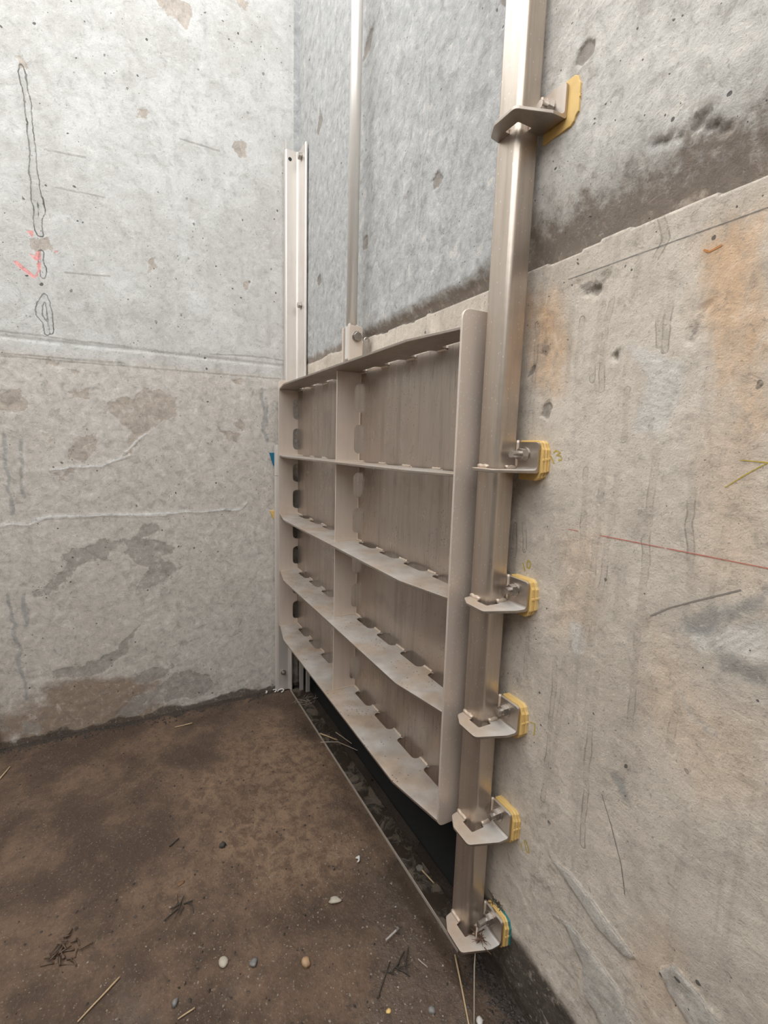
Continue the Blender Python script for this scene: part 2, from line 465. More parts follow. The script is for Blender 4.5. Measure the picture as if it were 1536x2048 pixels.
def prism(bm, poly, axis, a, b):
    """extrude a 2D outline along an axis; outline coordinates are the two other axes in x, y, z order"""
    def P(p, w):
        return {'x': (w, p[0], p[1]), 'y': (p[0], w, p[1]), 'z': (p[0], p[1], w)}[axis]
    v0 = [bm.verts.new(P(p, a)) for p in poly]
    v1 = [bm.verts.new(P(p, b)) for p in poly]
    bm.faces.new(v0); bm.faces.new(list(reversed(v1)))
    n = len(poly)
    for i in range(n):
        bm.faces.new((v0[i], v0[(i + 1) % n], v1[(i + 1) % n], v1[i]))

def box(bm, x0, x1, y0, y1, z0, z1):
    prism(bm, [(x0, y0), (x1, y0), (x1, y1), (x0, y1)], 'z', z0, z1)

def rounded(pts, rad, seg=5):
    """round the corners of a closed outline; rad is one radius or one for each corner"""
    out = []
    n = len(pts)
    for i in range(n):
        r = rad[i] if isinstance(rad, (list, tuple)) else rad
        p = Vector(pts[i]); a = Vector(pts[i - 1]); b = Vector(pts[(i + 1) % n])
        if r <= 0:
            out.append(tuple(p)); continue
        da = (a - p); db = (b - p)
        la, lb = da.length, db.length
        da.normalize(); db.normalize()
        ang = da.angle(db)
        d = min(r / math.tan(ang / 2), la * 0.48, lb * 0.48)
        p0 = p + da * d; p1 = p + db * d
        for k in range(seg + 1):
            s = k / seg
            q = p0.lerp(p, s).lerp(p.lerp(p1, s), s)
            out.append((q.x, q.y))
    return out

def cyl(bm, c, axis, r, length, n=16, r2=None):
    """cylinder or prism from c along axis"""
    ax = Vector(axis).normalized()
    u = ax.orthogonal().normalized(); v = ax.cross(u)
    r2 = r if r2 is None else r2
    c = Vector(c)
    A, B = [], []
    for k in range(n):
        t = 2 * math.pi * k / n
        d = u * math.cos(t) + v * math.sin(t)
        A.append(bm.verts.new(c + d * r)); B.append(bm.verts.new(c + ax * length + d * r2))
    bm.faces.new(A); bm.faces.new(list(reversed(B)))
    for k in range(n):
        bm.faces.new((A[k], A[(k + 1) % n], B[(k + 1) % n], B[k]))

def tube(bm, pts, r, n=6, taper=None):
    pts = [Vector(p) for p in pts]
    rings = []
    for i, p in enumerate(pts):
        d = (pts[min(i + 1, len(pts) - 1)] - pts[max(i - 1, 0)]).normalized()
        u = d.orthogonal().normalized() if i == 0 else (u0 - d * u0.dot(d)).normalized()
        u0 = u
        v = d.cross(u)
        rr = r if taper is None else r * (1 + (taper - 1) * i / (len(pts) - 1))
        rings.append([bm.verts.new(p + (u * math.cos(2 * math.pi * k / n) + v * math.sin(2 * math.pi * k / n)) * rr) for k in range(n)])
    for a, b in zip(rings[:-1], rings[1:]):
        for k in range(n):
            bm.faces.new((a[k], a[(k + 1) % n], b[(k + 1) % n], b[k]))
    bm.faces.new(rings[0]); bm.faces.new(list(reversed(rings[-1])))

def blob(bm, c, s, seed=0, rough=0.18, sub=2):
    r = random.Random(seed)
    g = bmesh.ops.create_icosphere(bm, subdivisions=sub, radius=1.0)
    ph = [r.uniform(0, 6.28) for _ in range(6)]
    rz = r.uniform(0, 6.28)
    for v in g['verts']:
        p = v.co
        k = 1 + rough * (math.sin(3 * p.x + ph[0]) + math.sin(3.4 * p.y + ph[1]) + math.sin(3.1 * p.z + ph[2])) * 0.6 + rough * math.sin(6 * p.x + 5 * p.y + ph[3]) * 0.4
        x, y, z = p.x * k * s[0], p.y * k * s[1], p.z * k * s[2]
        v.co = Vector((c[0] + x * math.cos(rz) - y * math.sin(rz), c[1] + x * math.sin(rz) + y * math.cos(rz), c[2] + z))

def grid_mesh(name, us, vs, place, disp, attrs, hole=None):
    """place(u, v, d) -> x, y, z arrays; disp a height array; attrs a dict of masks"""
    U, V = np.meshgrid(us, vs, indexing='ij')
    nu, nv = U.shape
    X, Y, Z = place(U, V, disp)
    co = np.stack((X, Y, Z), -1).reshape(-1, 3).astype(np.float32)
    idx = np.arange(nu * nv).reshape(nu, nv)
    q = np.stack((idx[:-1, :-1], idx[1:, :-1], idx[1:, 1:], idx[:-1, 1:]), -1)
    if hole is not None:
        cu = 0.5 * (U[:-1, :-1] + U[1:, 1:]); cv = 0.5 * (V[:-1, :-1] + V[1:, 1:])
        q = q[~hole(cu, cv)]
    q = q.reshape(-1, 4)
    me = bpy.data.meshes.new(name)
    me.vertices.add(len(co)); me.vertices.foreach_set('co', co.ravel())
    me.loops.add(q.size); me.loops.foreach_set('vertex_index', q.ravel().astype(np.int32))
    me.polygons.add(len(q))
    me.polygons.foreach_set('loop_start', np.arange(0, q.size, 4, dtype=np.int32))
    me.polygons.foreach_set('use_smooth', np.ones(len(q), dtype=bool))
    me.update(calc_edges=True)
    for k, a in attrs.items():
        at = me.attributes.new(k, 'FLOAT', 'POINT')
        at.data.foreach_set('value', a.ravel().astype(np.float32))
    return me

def spans(*parts):
    """spans((start, end, step), ...) -> joined coordinates"""
    out = []
    for a, b, s in parts:
        out.append(np.linspace(a, b, max(2, int(round((b - a) / s)) + 1))[:-1])
    return np.concatenate(out + [np.array([parts[-1][1]])])

# ------------------------------------------------------------------ the setting
WALL_Y = 0.874          # face of the gate wall
KW = WALL_Y / 0.886     # marks were surveyed on a plane at 0.886 m
def on_wall(x, z):
    return (x * KW, 1.5 + (z - 1.5) * KW)
for _l in (BACK_STREAK, BACK_RUST, BACK_WARM, BACK_SWIRL, BACK_PALE, BACK_SMEAR, BACK_KNOT, BACK_PIT, BACK_CRACK):
    _l[:] = [[on_wall(*q) for q in p] for p in _l]
LEFT_X = -2.70          # face of the left wall
TOP = 4.0
JOINT = 1.931           # pour joint in the walls

# ---- left wall
ys = spans((-2.6, -0.75, 0.05), (-0.75, 0.90, 0.006))
zs = spans((-0.06, 3.75, 0.006), (3.75, TOP, 0.05))
Yg, Zg = np.meshgrid(ys, zs, indexing='ij')
wy = Yg + (fbm(Yg, Zg, 16, 4, 3.0) - 0.5) * 0.075
wz = Zg + (fbm(Yg, Zg, 16, 4, 8.0) - 0.5) * 0.060
patch = poly_mask(wy, wz, LEFT_PATCH, 0.024)
grey = poly_mask(wy, wz, LEFT_GREY, 0.022)
darkm = poly_mask(wy, wz, LEFT_DARK, 0.03)
pink = poly_mask(Yg + (wy - Yg) * 0.1, Zg + (wz - Zg) * 0.1, LEFT_PINK, 0.010)
crack = line_mask(Yg + (wy - Yg) * 0.3, Zg + (wz - Zg) * 0.3, LEFT_CRACK, 0.016)
thin = line_mask(Yg + (wy - Yg) * 0.1, Zg + (wz - Zg) * 0.1, LEFT_THIN, 0.008)
ridge = line_mask(Yg + (wy - Yg) * 0.3, Zg + (wz - Zg) * 0.3, LEFT_RIDGE, 0.009)
drip = line_mask(Yg + (wy - Yg) * 0.5, Zg + (wz - Zg) * 0.5, LEFT_DRIP, 0.016)
damp = np.clip(1.0 - (Zg - 0.002) / 0.05 + (fbm(Yg, Zg, 9, 3, 5.0) - 0.5) * 1.2, 0, 1)
soil = np.clip(1.0 - np.hypot((Yg + 0.26) / 0.42, (Zg - 0.12) / 0.24), 0, 1) ** 0.7 + 0.45 * np.clip(1 - Zg / 0.3, 0, 1)
soil = np.clip(soil * (0.45 + 1.1 * fbm(Yg, Zg, 11, 4, 1.0)), 0, 1)
lower = sstep(1.95, 1.80, Zg)
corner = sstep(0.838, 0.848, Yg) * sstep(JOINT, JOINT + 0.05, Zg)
pale = sstep(1.2, 3.0, Zg) * (0.5 + 0.5 * fbm(Yg, Zg, 2.5, 3, 2.0))
disp = (fbm(Yg, Zg, 3, 4) - 0.5) * 0.006 + (fbm(Yg, Zg, 40, 2, 4.0) - 0.5) * 0.0016 * (0.5 + lower)
disp -= 0.0010 * sstep(0.3, 0.7, patch) + 0.0008 * sstep(0.3, 0.7, grey) + 0.002 * crack
disp += 0.003 * ridge - 0.004 * np.clip(1 - np.abs(Zg - JOINT + 0.01 * (fbm(Yg, Zg, 6, 3) - 0.5)) / 0.012, 0, 1)
M_LEFT = concrete('left_wall_concrete', (0.64, 0.63, 0.60), (0.56, 0.545, 0.51), (0.45, 0.43, 0.395), [
    ('m_lower', 3.0, 0.5, 0.35, (0.58, 0.515, 0.445), 0.65, None),
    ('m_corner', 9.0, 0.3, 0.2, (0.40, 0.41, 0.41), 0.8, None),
    ('m_soil', 14.0, 0.9, 0.24, (0.27, 0.18, 0.115), 0.8, None),
    ('m_patch', 34.0, 1.1, 0.06, (0.44, 0.37, 0.305), 0.8, None),
    ('m_grey', 34.0, 1.2, 0.08, (0.35, 0.315, 0.28), 0.75, None),
    ('m_thin', 30.0, 1.0, 0.25, (0.24, 0.22, 0.19), 0.5, None),
    ('m_ridge', 30.0, 1.1, 0.25, (0.78, 0.77, 0.74), 0.75, None),
    ('m_drip', 14.0, 1.3, 0.3, (0.26, 0.26, 0.25), 0.55, None),
    ('m_crack', 45.0, 0.7, 0.7, (0.10, 0.095, 0.085), 1.0, None, 'ring'),
    ('m_pink', 60.0, 0.5, 0.10, (0.85, 0.33, 0.31), 0.85, None),
    ('m_dark', 30.0, 0.7, 0.12, (0.085, 0.066, 0.048), 0.9, 0.6),
    ('m_damp', 30.0, 0.6, 0.14, (0.085, 0.06, 0.042), 0.85, 0.45),
], axis='y', holes=0.84, streak=0.15)
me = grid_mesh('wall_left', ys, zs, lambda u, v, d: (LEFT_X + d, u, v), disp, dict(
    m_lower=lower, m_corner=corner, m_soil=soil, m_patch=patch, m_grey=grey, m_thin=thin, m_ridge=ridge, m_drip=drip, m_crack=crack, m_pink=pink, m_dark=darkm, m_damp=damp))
# faces must look into the chamber
me.flip_normals() if me.polygons[0].normal.x < 0 else None
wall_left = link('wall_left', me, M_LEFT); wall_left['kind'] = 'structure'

# ---- gate wall with the culvert opening
OPEN = (-2.685, -0.935, -0.1, 1.72)
def back_disp(X, Z):
    """metres out of the nominal face, towards the chamber"""
    h = 0.035 + 0.10 * sstep(-1.15, -0.85, X) + 0.03 * (fbm(X, Z, 4, 2, 2.2) - 0.5)
    edge = JOINT + 0.018 * (fbm(X, Z * 0, 9, 4, 6.0) - 0.5) * 1.3
    a = np.clip((Z - edge) / h, 0, 1)
    groove = np.where(Z > edge, (1 - a) ** 1.5, 0.0)
    d = -0.030 * groove * (0.55 + 0.45 * sstep(-1.1, -0.9, X))
    d = d * (1 - sstep(-1.75, -1.95, X) * 0.8)
    d = d + (fbm(X, Z, 3, 4, 7.0) - 0.5) * 0.005
    d = d + 0.016 * sstep(JOINT + 0.01, JOINT + 0.05 + 0.16 * sstep(-1.15, -0.85, X), Z) * sstep(-2.2, -1.5, X)
    up = sstep(JOINT, JOINT + 0.05, Z)
    d = d + up * (fbm(X * 30, Z * 11, 1.0, 4, 3.3) - 0.5) * 0.0036
    d = d + (fbm(X, Z, 60, 2, 1.3) - 0.5) * 0.0012
    return d

xs = spans((LEFT_X - 0.02, -1.12, 0.008), (-1.12, -0.22, 0.0035), (-0.22, 1.9, 0.05))
zs = spans((-0.06, 2.45, 0.005), (2.45, 3.75, 0.009), (3.75, TOP, 0.05))
Xg, Zg = np.meshgrid(xs, zs, indexing='ij')
wx = Xg + (fbm(Xg, Zg, 26, 3, 3.0) - 0.5) * 0.016
wz = Zg + (fbm(Xg, Zg, 26, 3, 8.0) - 0.5) * 0.016
streakm = line_mask(Xg + (fbm(Xg, Zg, 30, 2, 4.4) - 0.5) * 0.008, Zg, BACK_STREAK, 0.011)
rust = poly_mask(wx, wz, BACK_RUST, 0.06)
warm = poly_mask(wx, wz, BACK_WARM, 0.05)
swirl = poly_mask(wx, wz, BACK_SWIRL, 0.016)
palem = poly_mask(wx, wz, BACK_PALE, 0.016)
smear = poly_mask(Xg + 0.5 * (wx - Xg), Zg + 0.5 * (wz - Zg), BACK_SMEAR, 0.006)
knot = poly_mask(Xg + 0.6 * (wx - Xg), Zg + 0.6 * (wz - Zg), BACK_KNOT, 0.008)
pitm = poly_mask(wx, wz, BACK_PIT, 0.012)
crack = line_mask(wx, wz, BACK_CRACK, 0.02)
wet = np.clip(0.5 + (0.185 - 0.05 * sstep(-0.75, -0.4, Xg) + 0.03 * (fbm(Xg, Zg, 8, 3) - 0.5) - Zg) / 0.04, 0, 1)
damp = np.clip(1 - Zg / 0.06 + (fbm(Xg, Zg, 14, 3, 2.0) - 0.5), 0, 1)
upper = sstep(JOINT - 0.004, JOINT + 0.004, Zg - 0.018 * (fbm(Xg, Zg * 0, 9, 4, 6.0) - 0.5) * 1.3)
bandm = upper * np.clip(1 - (Zg - JOINT) / (0.06 + 0.12 * sstep(-1.15, -0.85, Xg)), 0, 1)
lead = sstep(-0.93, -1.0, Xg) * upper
disp = back_disp(Xg, Zg)
disp += 0.0032 * sstep(0.4, 0.6, smear) + 0.0018 * sstep(0.54, 0.62, fbm(Xg * 42, Zg * 26, 1.0, 4, 5.5)) * sstep(1.0, 0.45, Zg) * sstep(0.42, 0.6, fbm(Xg, Zg, 5, 3, 2.9)) - 0.004 * sstep(0.4, 0.6, knot) + 0.002 * sstep(0.3, 0.9, crack)
disp -= 0.010 * pitm * sstep(0.45, 0.65, fbm(Xg, Zg, 70, 3, 5.0))
disp -= 0.0008 * sstep(0.3, 0.9, streakm)
# comb marks of the trowel
arc = np.sin(np.hypot((Xg + 0.62) * 1.0, Zg - 1.42) * 2 * math.pi / 0.012) * sstep(0.5, 0.9, palem)
disp += 0.0007 * arc
M_BACK = concrete('gate_wall_concrete', (0.64, 0.565, 0.475), (0.54, 0.47, 0.39), (0.44, 0.38, 0.315), [
    ('m_upper', 4.0, 0.2, 0.2, (0.57, 0.55, 0.515), 0.8, None),
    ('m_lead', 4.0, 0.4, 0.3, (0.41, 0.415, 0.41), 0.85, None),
    ('m_band', 26.0, 1.5, 0.22, (0.215, 0.165, 0.125), 0.85, None),
    ('m_rust', 16.0, 1.5, 0.36, (0.68, 0.38, 0.16), 0.55, None, 'runs'),
    ('m_warm', 6.0, 0.8, 0.4, (0.66, 0.50, 0.365), 0.55, None),
    ('m_pale', 20.0, 0.9, 0.3, (0.62, 0.60, 0.565), 0.55, None),
    ('m_swirl', 22.0, 1.2, 0.3, (0.25, 0.25, 0.24), 0.65, None),
    ('m_smear', 40.0, 0.5, 0.1, (0.48, 0.46, 0.425), 0.7, None),
    ('m_streak', 40.0, 0.45, 0.08, (0.22, 0.185, 0.15), 0.6, None, 'ring'),
    ('m_knot', 60.0, 0.9, 0.12, (0.25, 0.215, 0.18), 0.8, None),
    ('m_pit', 90.0, 1.4, 0.2, (0.17, 0.145, 0.12), 0.6, None),
    ('m_crack', 60.0, 0.6, 0.3, (0.26, 0.26, 0.255), 0.5, None, 'ring'),
    ('m_wet', 14.0, 0.9, 0.35, (0.05, 0.038, 0.028), 0.95, 0.7),
    ('m_damp', 30.0, 0.6, 0.15, (0.05, 0.038, 0.028), 0.8, 0.4),
], axis='x', holes=0.84, streak=0.4, hole_scale=34.0)
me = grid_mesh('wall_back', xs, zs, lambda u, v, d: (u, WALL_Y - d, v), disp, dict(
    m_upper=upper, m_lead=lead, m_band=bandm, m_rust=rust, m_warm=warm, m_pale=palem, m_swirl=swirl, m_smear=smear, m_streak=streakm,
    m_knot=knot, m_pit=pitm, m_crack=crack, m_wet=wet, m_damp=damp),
    hole=lambda u, v: (u > OPEN[0]) & (u < OPEN[1]) & (v > OPEN[2]) & (v < OPEN[3]))
if me.polygons[0].normal.y > 0:
    me.flip_normals()
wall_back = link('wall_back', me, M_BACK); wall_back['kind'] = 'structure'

# ---- culvert behind the opening, coloured near-black to keep it dark
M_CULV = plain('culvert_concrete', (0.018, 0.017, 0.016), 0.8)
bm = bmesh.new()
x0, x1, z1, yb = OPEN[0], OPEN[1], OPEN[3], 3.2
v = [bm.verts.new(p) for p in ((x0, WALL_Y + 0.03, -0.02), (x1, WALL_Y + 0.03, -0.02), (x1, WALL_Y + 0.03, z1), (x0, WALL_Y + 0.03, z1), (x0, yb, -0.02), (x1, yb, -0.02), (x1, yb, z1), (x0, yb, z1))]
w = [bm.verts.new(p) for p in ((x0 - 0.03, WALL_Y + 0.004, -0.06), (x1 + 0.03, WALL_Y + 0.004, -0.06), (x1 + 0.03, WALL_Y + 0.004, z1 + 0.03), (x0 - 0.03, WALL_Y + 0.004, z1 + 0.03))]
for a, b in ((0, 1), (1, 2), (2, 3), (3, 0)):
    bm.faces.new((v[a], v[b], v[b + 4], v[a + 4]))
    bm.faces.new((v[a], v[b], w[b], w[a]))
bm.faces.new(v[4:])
culvert_shell = bm_link('culvert_shell_1', bm, M_CULV); culvert_shell['kind'] = 'structure'

# ---- floor
xs = spans((LEFT_X - 0.02, -1.7, 0.010), (-1.7, -0.6, 0.0055), (-0.6, 1.9, 0.06))
ys = spans((-2.6, -0.7, 0.06), (-0.7, WALL_Y + 0.05, 0.0065))
Xg, Yg = np.meshgrid(xs, ys, indexing='ij')
def floor_h(X, Y):
    h = (fbm(X, Y, 2.2, 4, 1.0) - 0.5) * 0.014 + (fbm(X, Y, 14, 4, 5.0) - 0.5) * 0.006 + (fbm(X, Y, 70, 2, 2.0) - 0.5) * 0.0026
    k = sstep(0.74, 0.80, Y)
    return h * (1 - k) - 0.006 * k
disp = floor_h(Xg, Yg)
wetf = np.clip(0.62 * sstep(-1.55, -0.9, Xg) + 0.35 * sstep(0.45, 0.8, Yg) + 0.9 * (fbm(Xg, Yg, 4, 4, 9.0) - 0.5), 0, 1)
tan = np.clip(np.exp(-(((Xg + 1.95) / 0.45) ** 2 + ((Yg - 0.45) / 0.40) ** 2)) * 0.8 + np.exp(-(((Xg + 1.5) / 0.25) ** 2 + ((Yg - 0.5) / 0.25) ** 2)) * 0.5 + 0.9 * (fbm(Xg, Yg, 5, 4, 4.0) - 0.5), 0, 1)
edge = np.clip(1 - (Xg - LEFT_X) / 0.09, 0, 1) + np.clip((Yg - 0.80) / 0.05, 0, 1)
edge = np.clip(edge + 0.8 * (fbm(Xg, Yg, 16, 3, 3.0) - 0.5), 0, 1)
def mud():
    t = NT('wet_mud_floor')
    a = t.noise(3.0, 7, 0.62); b = t.noise(22, 7, 0.7, dist=0.5); c = t.noise(110, 5, 0.7)
    col = t.mix(t.ss(a, 0.40, 0.60), (0.066, 0.038, 0.022), (0.155, 0.095, 0.058))
    col = t.mix(t.ss(b, 0.42, 0.72, 0, 0.8), col, (0.068, 0.042, 0.027))
    col = t.mix(t.ss(t.attr('m_tan'), 0.15, 0.8, 0, 0.75), col, t.mix(t.ss(b, 0.4, 0.62), (0.25, 0.158, 0.095), (0.12, 0.070, 0.040)))
    col = t.mix(t.ss(c, 0.54, 0.70, 0, 0.6), col, (0.24, 0.175, 0.125))
    col = t.mix(t.ss(c, 0.47, 0.30, 0, 0.65), col, (0.045, 0.033, 0.025))
    v = t.voro(130); rr, gg, bb = t.sep(v.outputs['Color'])
    k = t.m('MULTIPLY', t.m('GREATER_THAN', rr, 0.88), t.m('LESS_THAN', v.outputs['Distance'], 0.20))
    col = t.mix(t.m('MULTIPLY', k, 0.8), col, t.mix(gg, (0.34, 0.31, 0.28), (0.30, 0.20, 0.12)))
    w = t.m('ADD', t.attr('m_wet'), t.m('MULTIPLY', t.m('SUBTRACT', t.noise(9, 5, 0.6), 0.5), 0.7))
    wk = t.ss(w, 0.35, 0.75)
    col = t.mix(t.m('MULTIPLY', wk, 0.35), col, (0.06, 0.05, 0.042))
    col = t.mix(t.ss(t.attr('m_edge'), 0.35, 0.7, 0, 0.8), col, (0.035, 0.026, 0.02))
    rough = t.m('ADD', t.m('MULTIPLY', wk, -0.50), t.m('ADD', 0.62, t.m('MULTIPLY', c, 0.15)))
    h = t.m('ADD', t.m('MULTIPLY', b, 0.7), t.m('MULTIPLY', c, 0.45))
    h = t.m('ADD', h, t.m('MULTIPLY', k, 0.5))
    return t.out(col, rough, 0.0, t.bump(h, 0.008, 0.9))
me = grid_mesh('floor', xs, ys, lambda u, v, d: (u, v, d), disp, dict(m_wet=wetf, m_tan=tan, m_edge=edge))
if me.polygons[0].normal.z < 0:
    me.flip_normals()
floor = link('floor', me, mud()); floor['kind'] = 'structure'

# ---- unseen sides of the chamber, height and dark tone set to limit bounce light
M_SIDE = concrete('unseen_wall_concrete', (0.34, 0.32, 0.29), (0.28, 0.26, 0.235), (0.23, 0.21, 0.185), [], holes=1.1)
bm = bmesh.new(); box(bm, 1.9, 2.1, -2.8, 1.1, -0.05, 3.3)
o = bm_link('unseen_wall_right', bm, M_SIDE); o['kind'] = 'structure'
bm = bmesh.new(); box(bm, -2.9, 1.9, -2.8, -2.6, -0.05, 3.3)
o = bm_link('unseen_wall_front', bm, M_SIDE); o['kind'] = 'structure'

# ------------------------------------------------------------------ sluice gate
M_GATE = steel('stainless_gate', base=(0.40, 0.345, 0.295), dark=(0.27, 0.225, 0.185), streak=0.35, dust=0.7, rough=0.40, dirt=0.9, metal=0.88)  # dark base for shaded undersides; dust also paints the tops lighter
M_SKIN = steel('stainless_skin', base=(0.46, 0.395, 0.34), dark=(0.22, 0.185, 0.155), rough=0.28, streak=0.45, dust=0.0, dirt=0.5, metal=0.8, fleck=0.7)
M_SIDEP = steel('stainless_side', base=(0.72, 0.625, 0.54), dark=(0.52, 0.44, 0.37), rough=0.42, streak=0.3, dust=0.5, speck=0.9, metal=0.45)
M_POST = steel('stainless_post', base=(0.55, 0.475, 0.405), dark=(0.27, 0.22, 0.175), rough=0.30, streak=0.5, dust=0.4, speck=0.6, metal=0.85, fleck=0.25)
M_BRK = steel('stainless_bracket', base=(0.44, 0.385, 0.335), dark=(0.29, 0.245, 0.205), rough=0.34, streak=0.4, dust=0.8, metal=0.92)  # low base darkens upright faces; dust also stands in for lit tops
M_BOLT = steel('stainless_fastener', base=(0.46, 0.42, 0.38), dark=(0.25, 0.21, 0.18), rough=0.26, streak=0.3, dust=0.25, metal=0.9)
M_ROD = steel('stainless_rod', base=(0.76, 0.72, 0.67), dark=(0.50, 0.45, 0.40), rough=0.30, streak=0.35, dust=0.2, speck=0.4, metal=0.3)
M_LEFTF = steel('stainless_left_guide', base=(0.70, 0.645, 0.59), dark=(0.48, 0.43, 0.385), rough=0.40, streak=0.3, dust=0.2, metal=0.45)
M_WELD = steel('weld_metal', base=(0.66, 0.55, 0.45), dark=(0.40, 0.30, 0.22), rough=0.42, streak=0.2, dust=0.2)

GX0, GX1, GXM = -2.62, -0.985, -1.80
SKIN = 0.845
BEAMS = [1.800, 1.434, 1.101, 0.772, 0.437]
gate = thing('sluice_gate', 'stainless steel sluice gate panel with five shelf-like stiffeners, raised above the dark opening', 'gate', loc=(GXM, 0.80, 0.43))
GO = Vector((GXM, 0.80, 0.43))
def gpart(name, bm, mat, bevel=0.0012, parent=None):
    off = GO if parent is None else GO
    bmesh.ops.translate(bm, verts=bm.verts, vec=-GO)
    return bm_link(name, bm, mat, parent or gate, bevel=bevel)

def notch(a, b, d=0.027, r=0.016, hook=0.005, seg=5):
    """cut-out along an edge from a to b (a < b): list of (along, depth) going a -> b"""
    pts = [(a + hook, 0.0), (a, 0.006)]
    for k in range(seg + 1):
        t = math.pi / 2 * k / seg
        pts.append((a + r - r * math.cos(t), d - r + r * math.sin(t)))
    for k in range(seg + 1):
        t = math.pi / 2 * k / seg
        pts.append((b - r + r * math.sin(t), d - r + r * math.cos(t)))
    pts += [(b, 0.006), (b - hook, 0.0)]
    return pts

SLOTS = [(-1.742, -1.617), (-1.557, -1.437), (-1.375, -1.250), (-1.197, -1.070)]
SLOTS = sorted([(2 * GXM - b, 2 * GXM - a) for a, b in SLOTS] + SLOTS)
for i, zt in enumerate(BEAMS):
    bm = bmesh.new()
    poly = [(GX1 - 0.004, 0.738), (-1.19, 0.699), (-2.41, 0.699), (GX0 + 0.004, 0.738), (GX0 + 0.004, SKIN)]
    for a, b in SLOTS:
        poly += [(u, SKIN - dd) for u, dd in notch(a, b)]
    poly.append((GX1 - 0.004, SKIN))
    prism(bm, poly, 'z', zt - 0.008, zt)
    beam = gpart('horizontal_stiffener', bm, M_GATE)
    bm = bmesh.new()
    ends = [GX0] + [q for s in SLOTS for q in s] + [GX1]
    for a, b in zip(ends[0::2], ends[1::2]):
        if b - a < 0.02:
            continue
        for zz in (zt + 0.001, zt - 0.009):
            n = 6
            tube(bm, [(a + 0.004 + (b - a - 0.008) * k / n, SKIN - 0.002, zz + 0.0008 * math.sin(k * 2.3 + i)) for k in range(n + 1)], 0.0045, 6)
    wb = gpart('weld_bead', bm, M_WELD, bevel=0, parent=beam); wb['kind'] = 'stuff'

bm = bmesh.new(); box(bm, GX0 - 0.004, GX1 + 0.004, SKIN, SKIN + 0.008, 0.385, 1.800)
gpart('skin_plate', bm, M_SKIN)

def bays():
    for zt, zb in zip(BEAMS[:-1], BEAMS[1:]):
        yield zb, zt - 0.008

def vslots(zb, zt):
    h = zt - zb
    return [(zb + 0.09 * h, zb + 0.42 * h), (zb + 0.56 * h, zb + 0.88 * h)]

for x in (GX0, GX1):
    poly = rounded([(0.733, 0.428), (0.733, 1.842), (SKIN, 1.842)], [0.022, 0.026, 0.0])
    poly = rounded([(0.733, 0.425), (0.733, 1.842)], 0) if False else poly[:-1]
    outline = rounded([(SKIN, 0.425), (0.733, 0.425), (0.733, 1.842), (SKIN, 1.842)], [0, 0.022, 0.026, 0])
    holes = []
    for zb, zt in bays():
        holes += vslots(zb, zt)
    holes.sort(reverse=True)
    for a, b in holes:
        outline += [(SKIN - dd, u) for u, dd in reversed(notch(a, b, 0.030, 0.024, 0.0))]
    bm = bmesh.new(); prism(bm, outline, 'x', x - 0.004, x + 0.004)
    gpart('side_plate', bm, M_SIDEP)
for zb, zt in bays():
    outline = [(SKIN, zb), (0.741, zb), (0.741, zt), (SKIN, zt)]
    for a, b in reversed(vslots(zb, zt)):
        outline += [(SKIN - dd, u) for u, dd in reversed(notch(a, b, 0.026, 0.022, 0.0))]
    bm = bmesh.new(); prism(bm, outline, 'x', GXM - 0.004, GXM + 0.004)
    vs = gpart('vertical_stiffener', bm, M_SIDEP)
    bm = bmesh.new()
    zz = [zb] + [q for s in vslots(zb, zt) for q in s] + [zt]
    for a, b in zip(zz[0::2], zz[1::2]):
        for sx in (-0.005, 0.005):
            tube(bm, [(GXM + sx, SKIN - 0.002, a + (b - a) * k / 4) for k in range(5)], 0.004, 6)
    tube(bm, [(GXM + 0.005, 0.745 + 0.095 * k / 5, zb + 0.001) for k in range(6)], 0.004, 6)
    gpart('weld_bead', bm, M_WELD, 0, parent=vs)['kind'] = 'stuff'
# lifting lugs on the top stiffener
for x in (-1.832, -1.770):
    bm = bmesh.new()
    prism(bm, rounded([(0.775, 1.800), (0.775, 1.966), (0.833, 1.966), (0.833, 1.800)], [0, 0.008, 0.010, 0]), 'x', x - 0.005, x + 0.005)
    lug = gpart('lifting_lug', bm, M_SIDEP)
    if x > -1.8:
        bm = bmesh.new()
        cyl(bm, (x + 0.008, 0.808, 1.924), (1, 0, 0), 0.0180, 0.012, 6)
        gpart('bolt_head', bm, M_BOLT, parent=lug)
        bm = bmesh.new(); cyl(bm, (x + 0.005, 0.808, 1.924), (1, 0, 0), 0.0215, 0.003, 20)
        gpart('washer', bm, M_BOLT, parent=lug)
        bm = bmesh.new()
        cyl(bm, (x - 0.085, 0.808, 1.924), (1, 0, 0), 0.009, 0.085, 14)
        gpart('bolt_shank', bm, M_BOLT, bevel=0, parent=lug)
bm = bmesh.new()
pts = [(-1.765, 0.840, 1.80)]
pts += [(-1.765, 0.851 - 0.011 * math.cos(math.pi * k / 8), 1.915 + 0.011 * math.sin(math.pi * k / 8)) for k in range(9)] + [(-1.765, 0.862, 1.80)]
tube(bm, pts, 0.0035, 8)
gpart('wire_loop', bm, M_BOLT, 0)

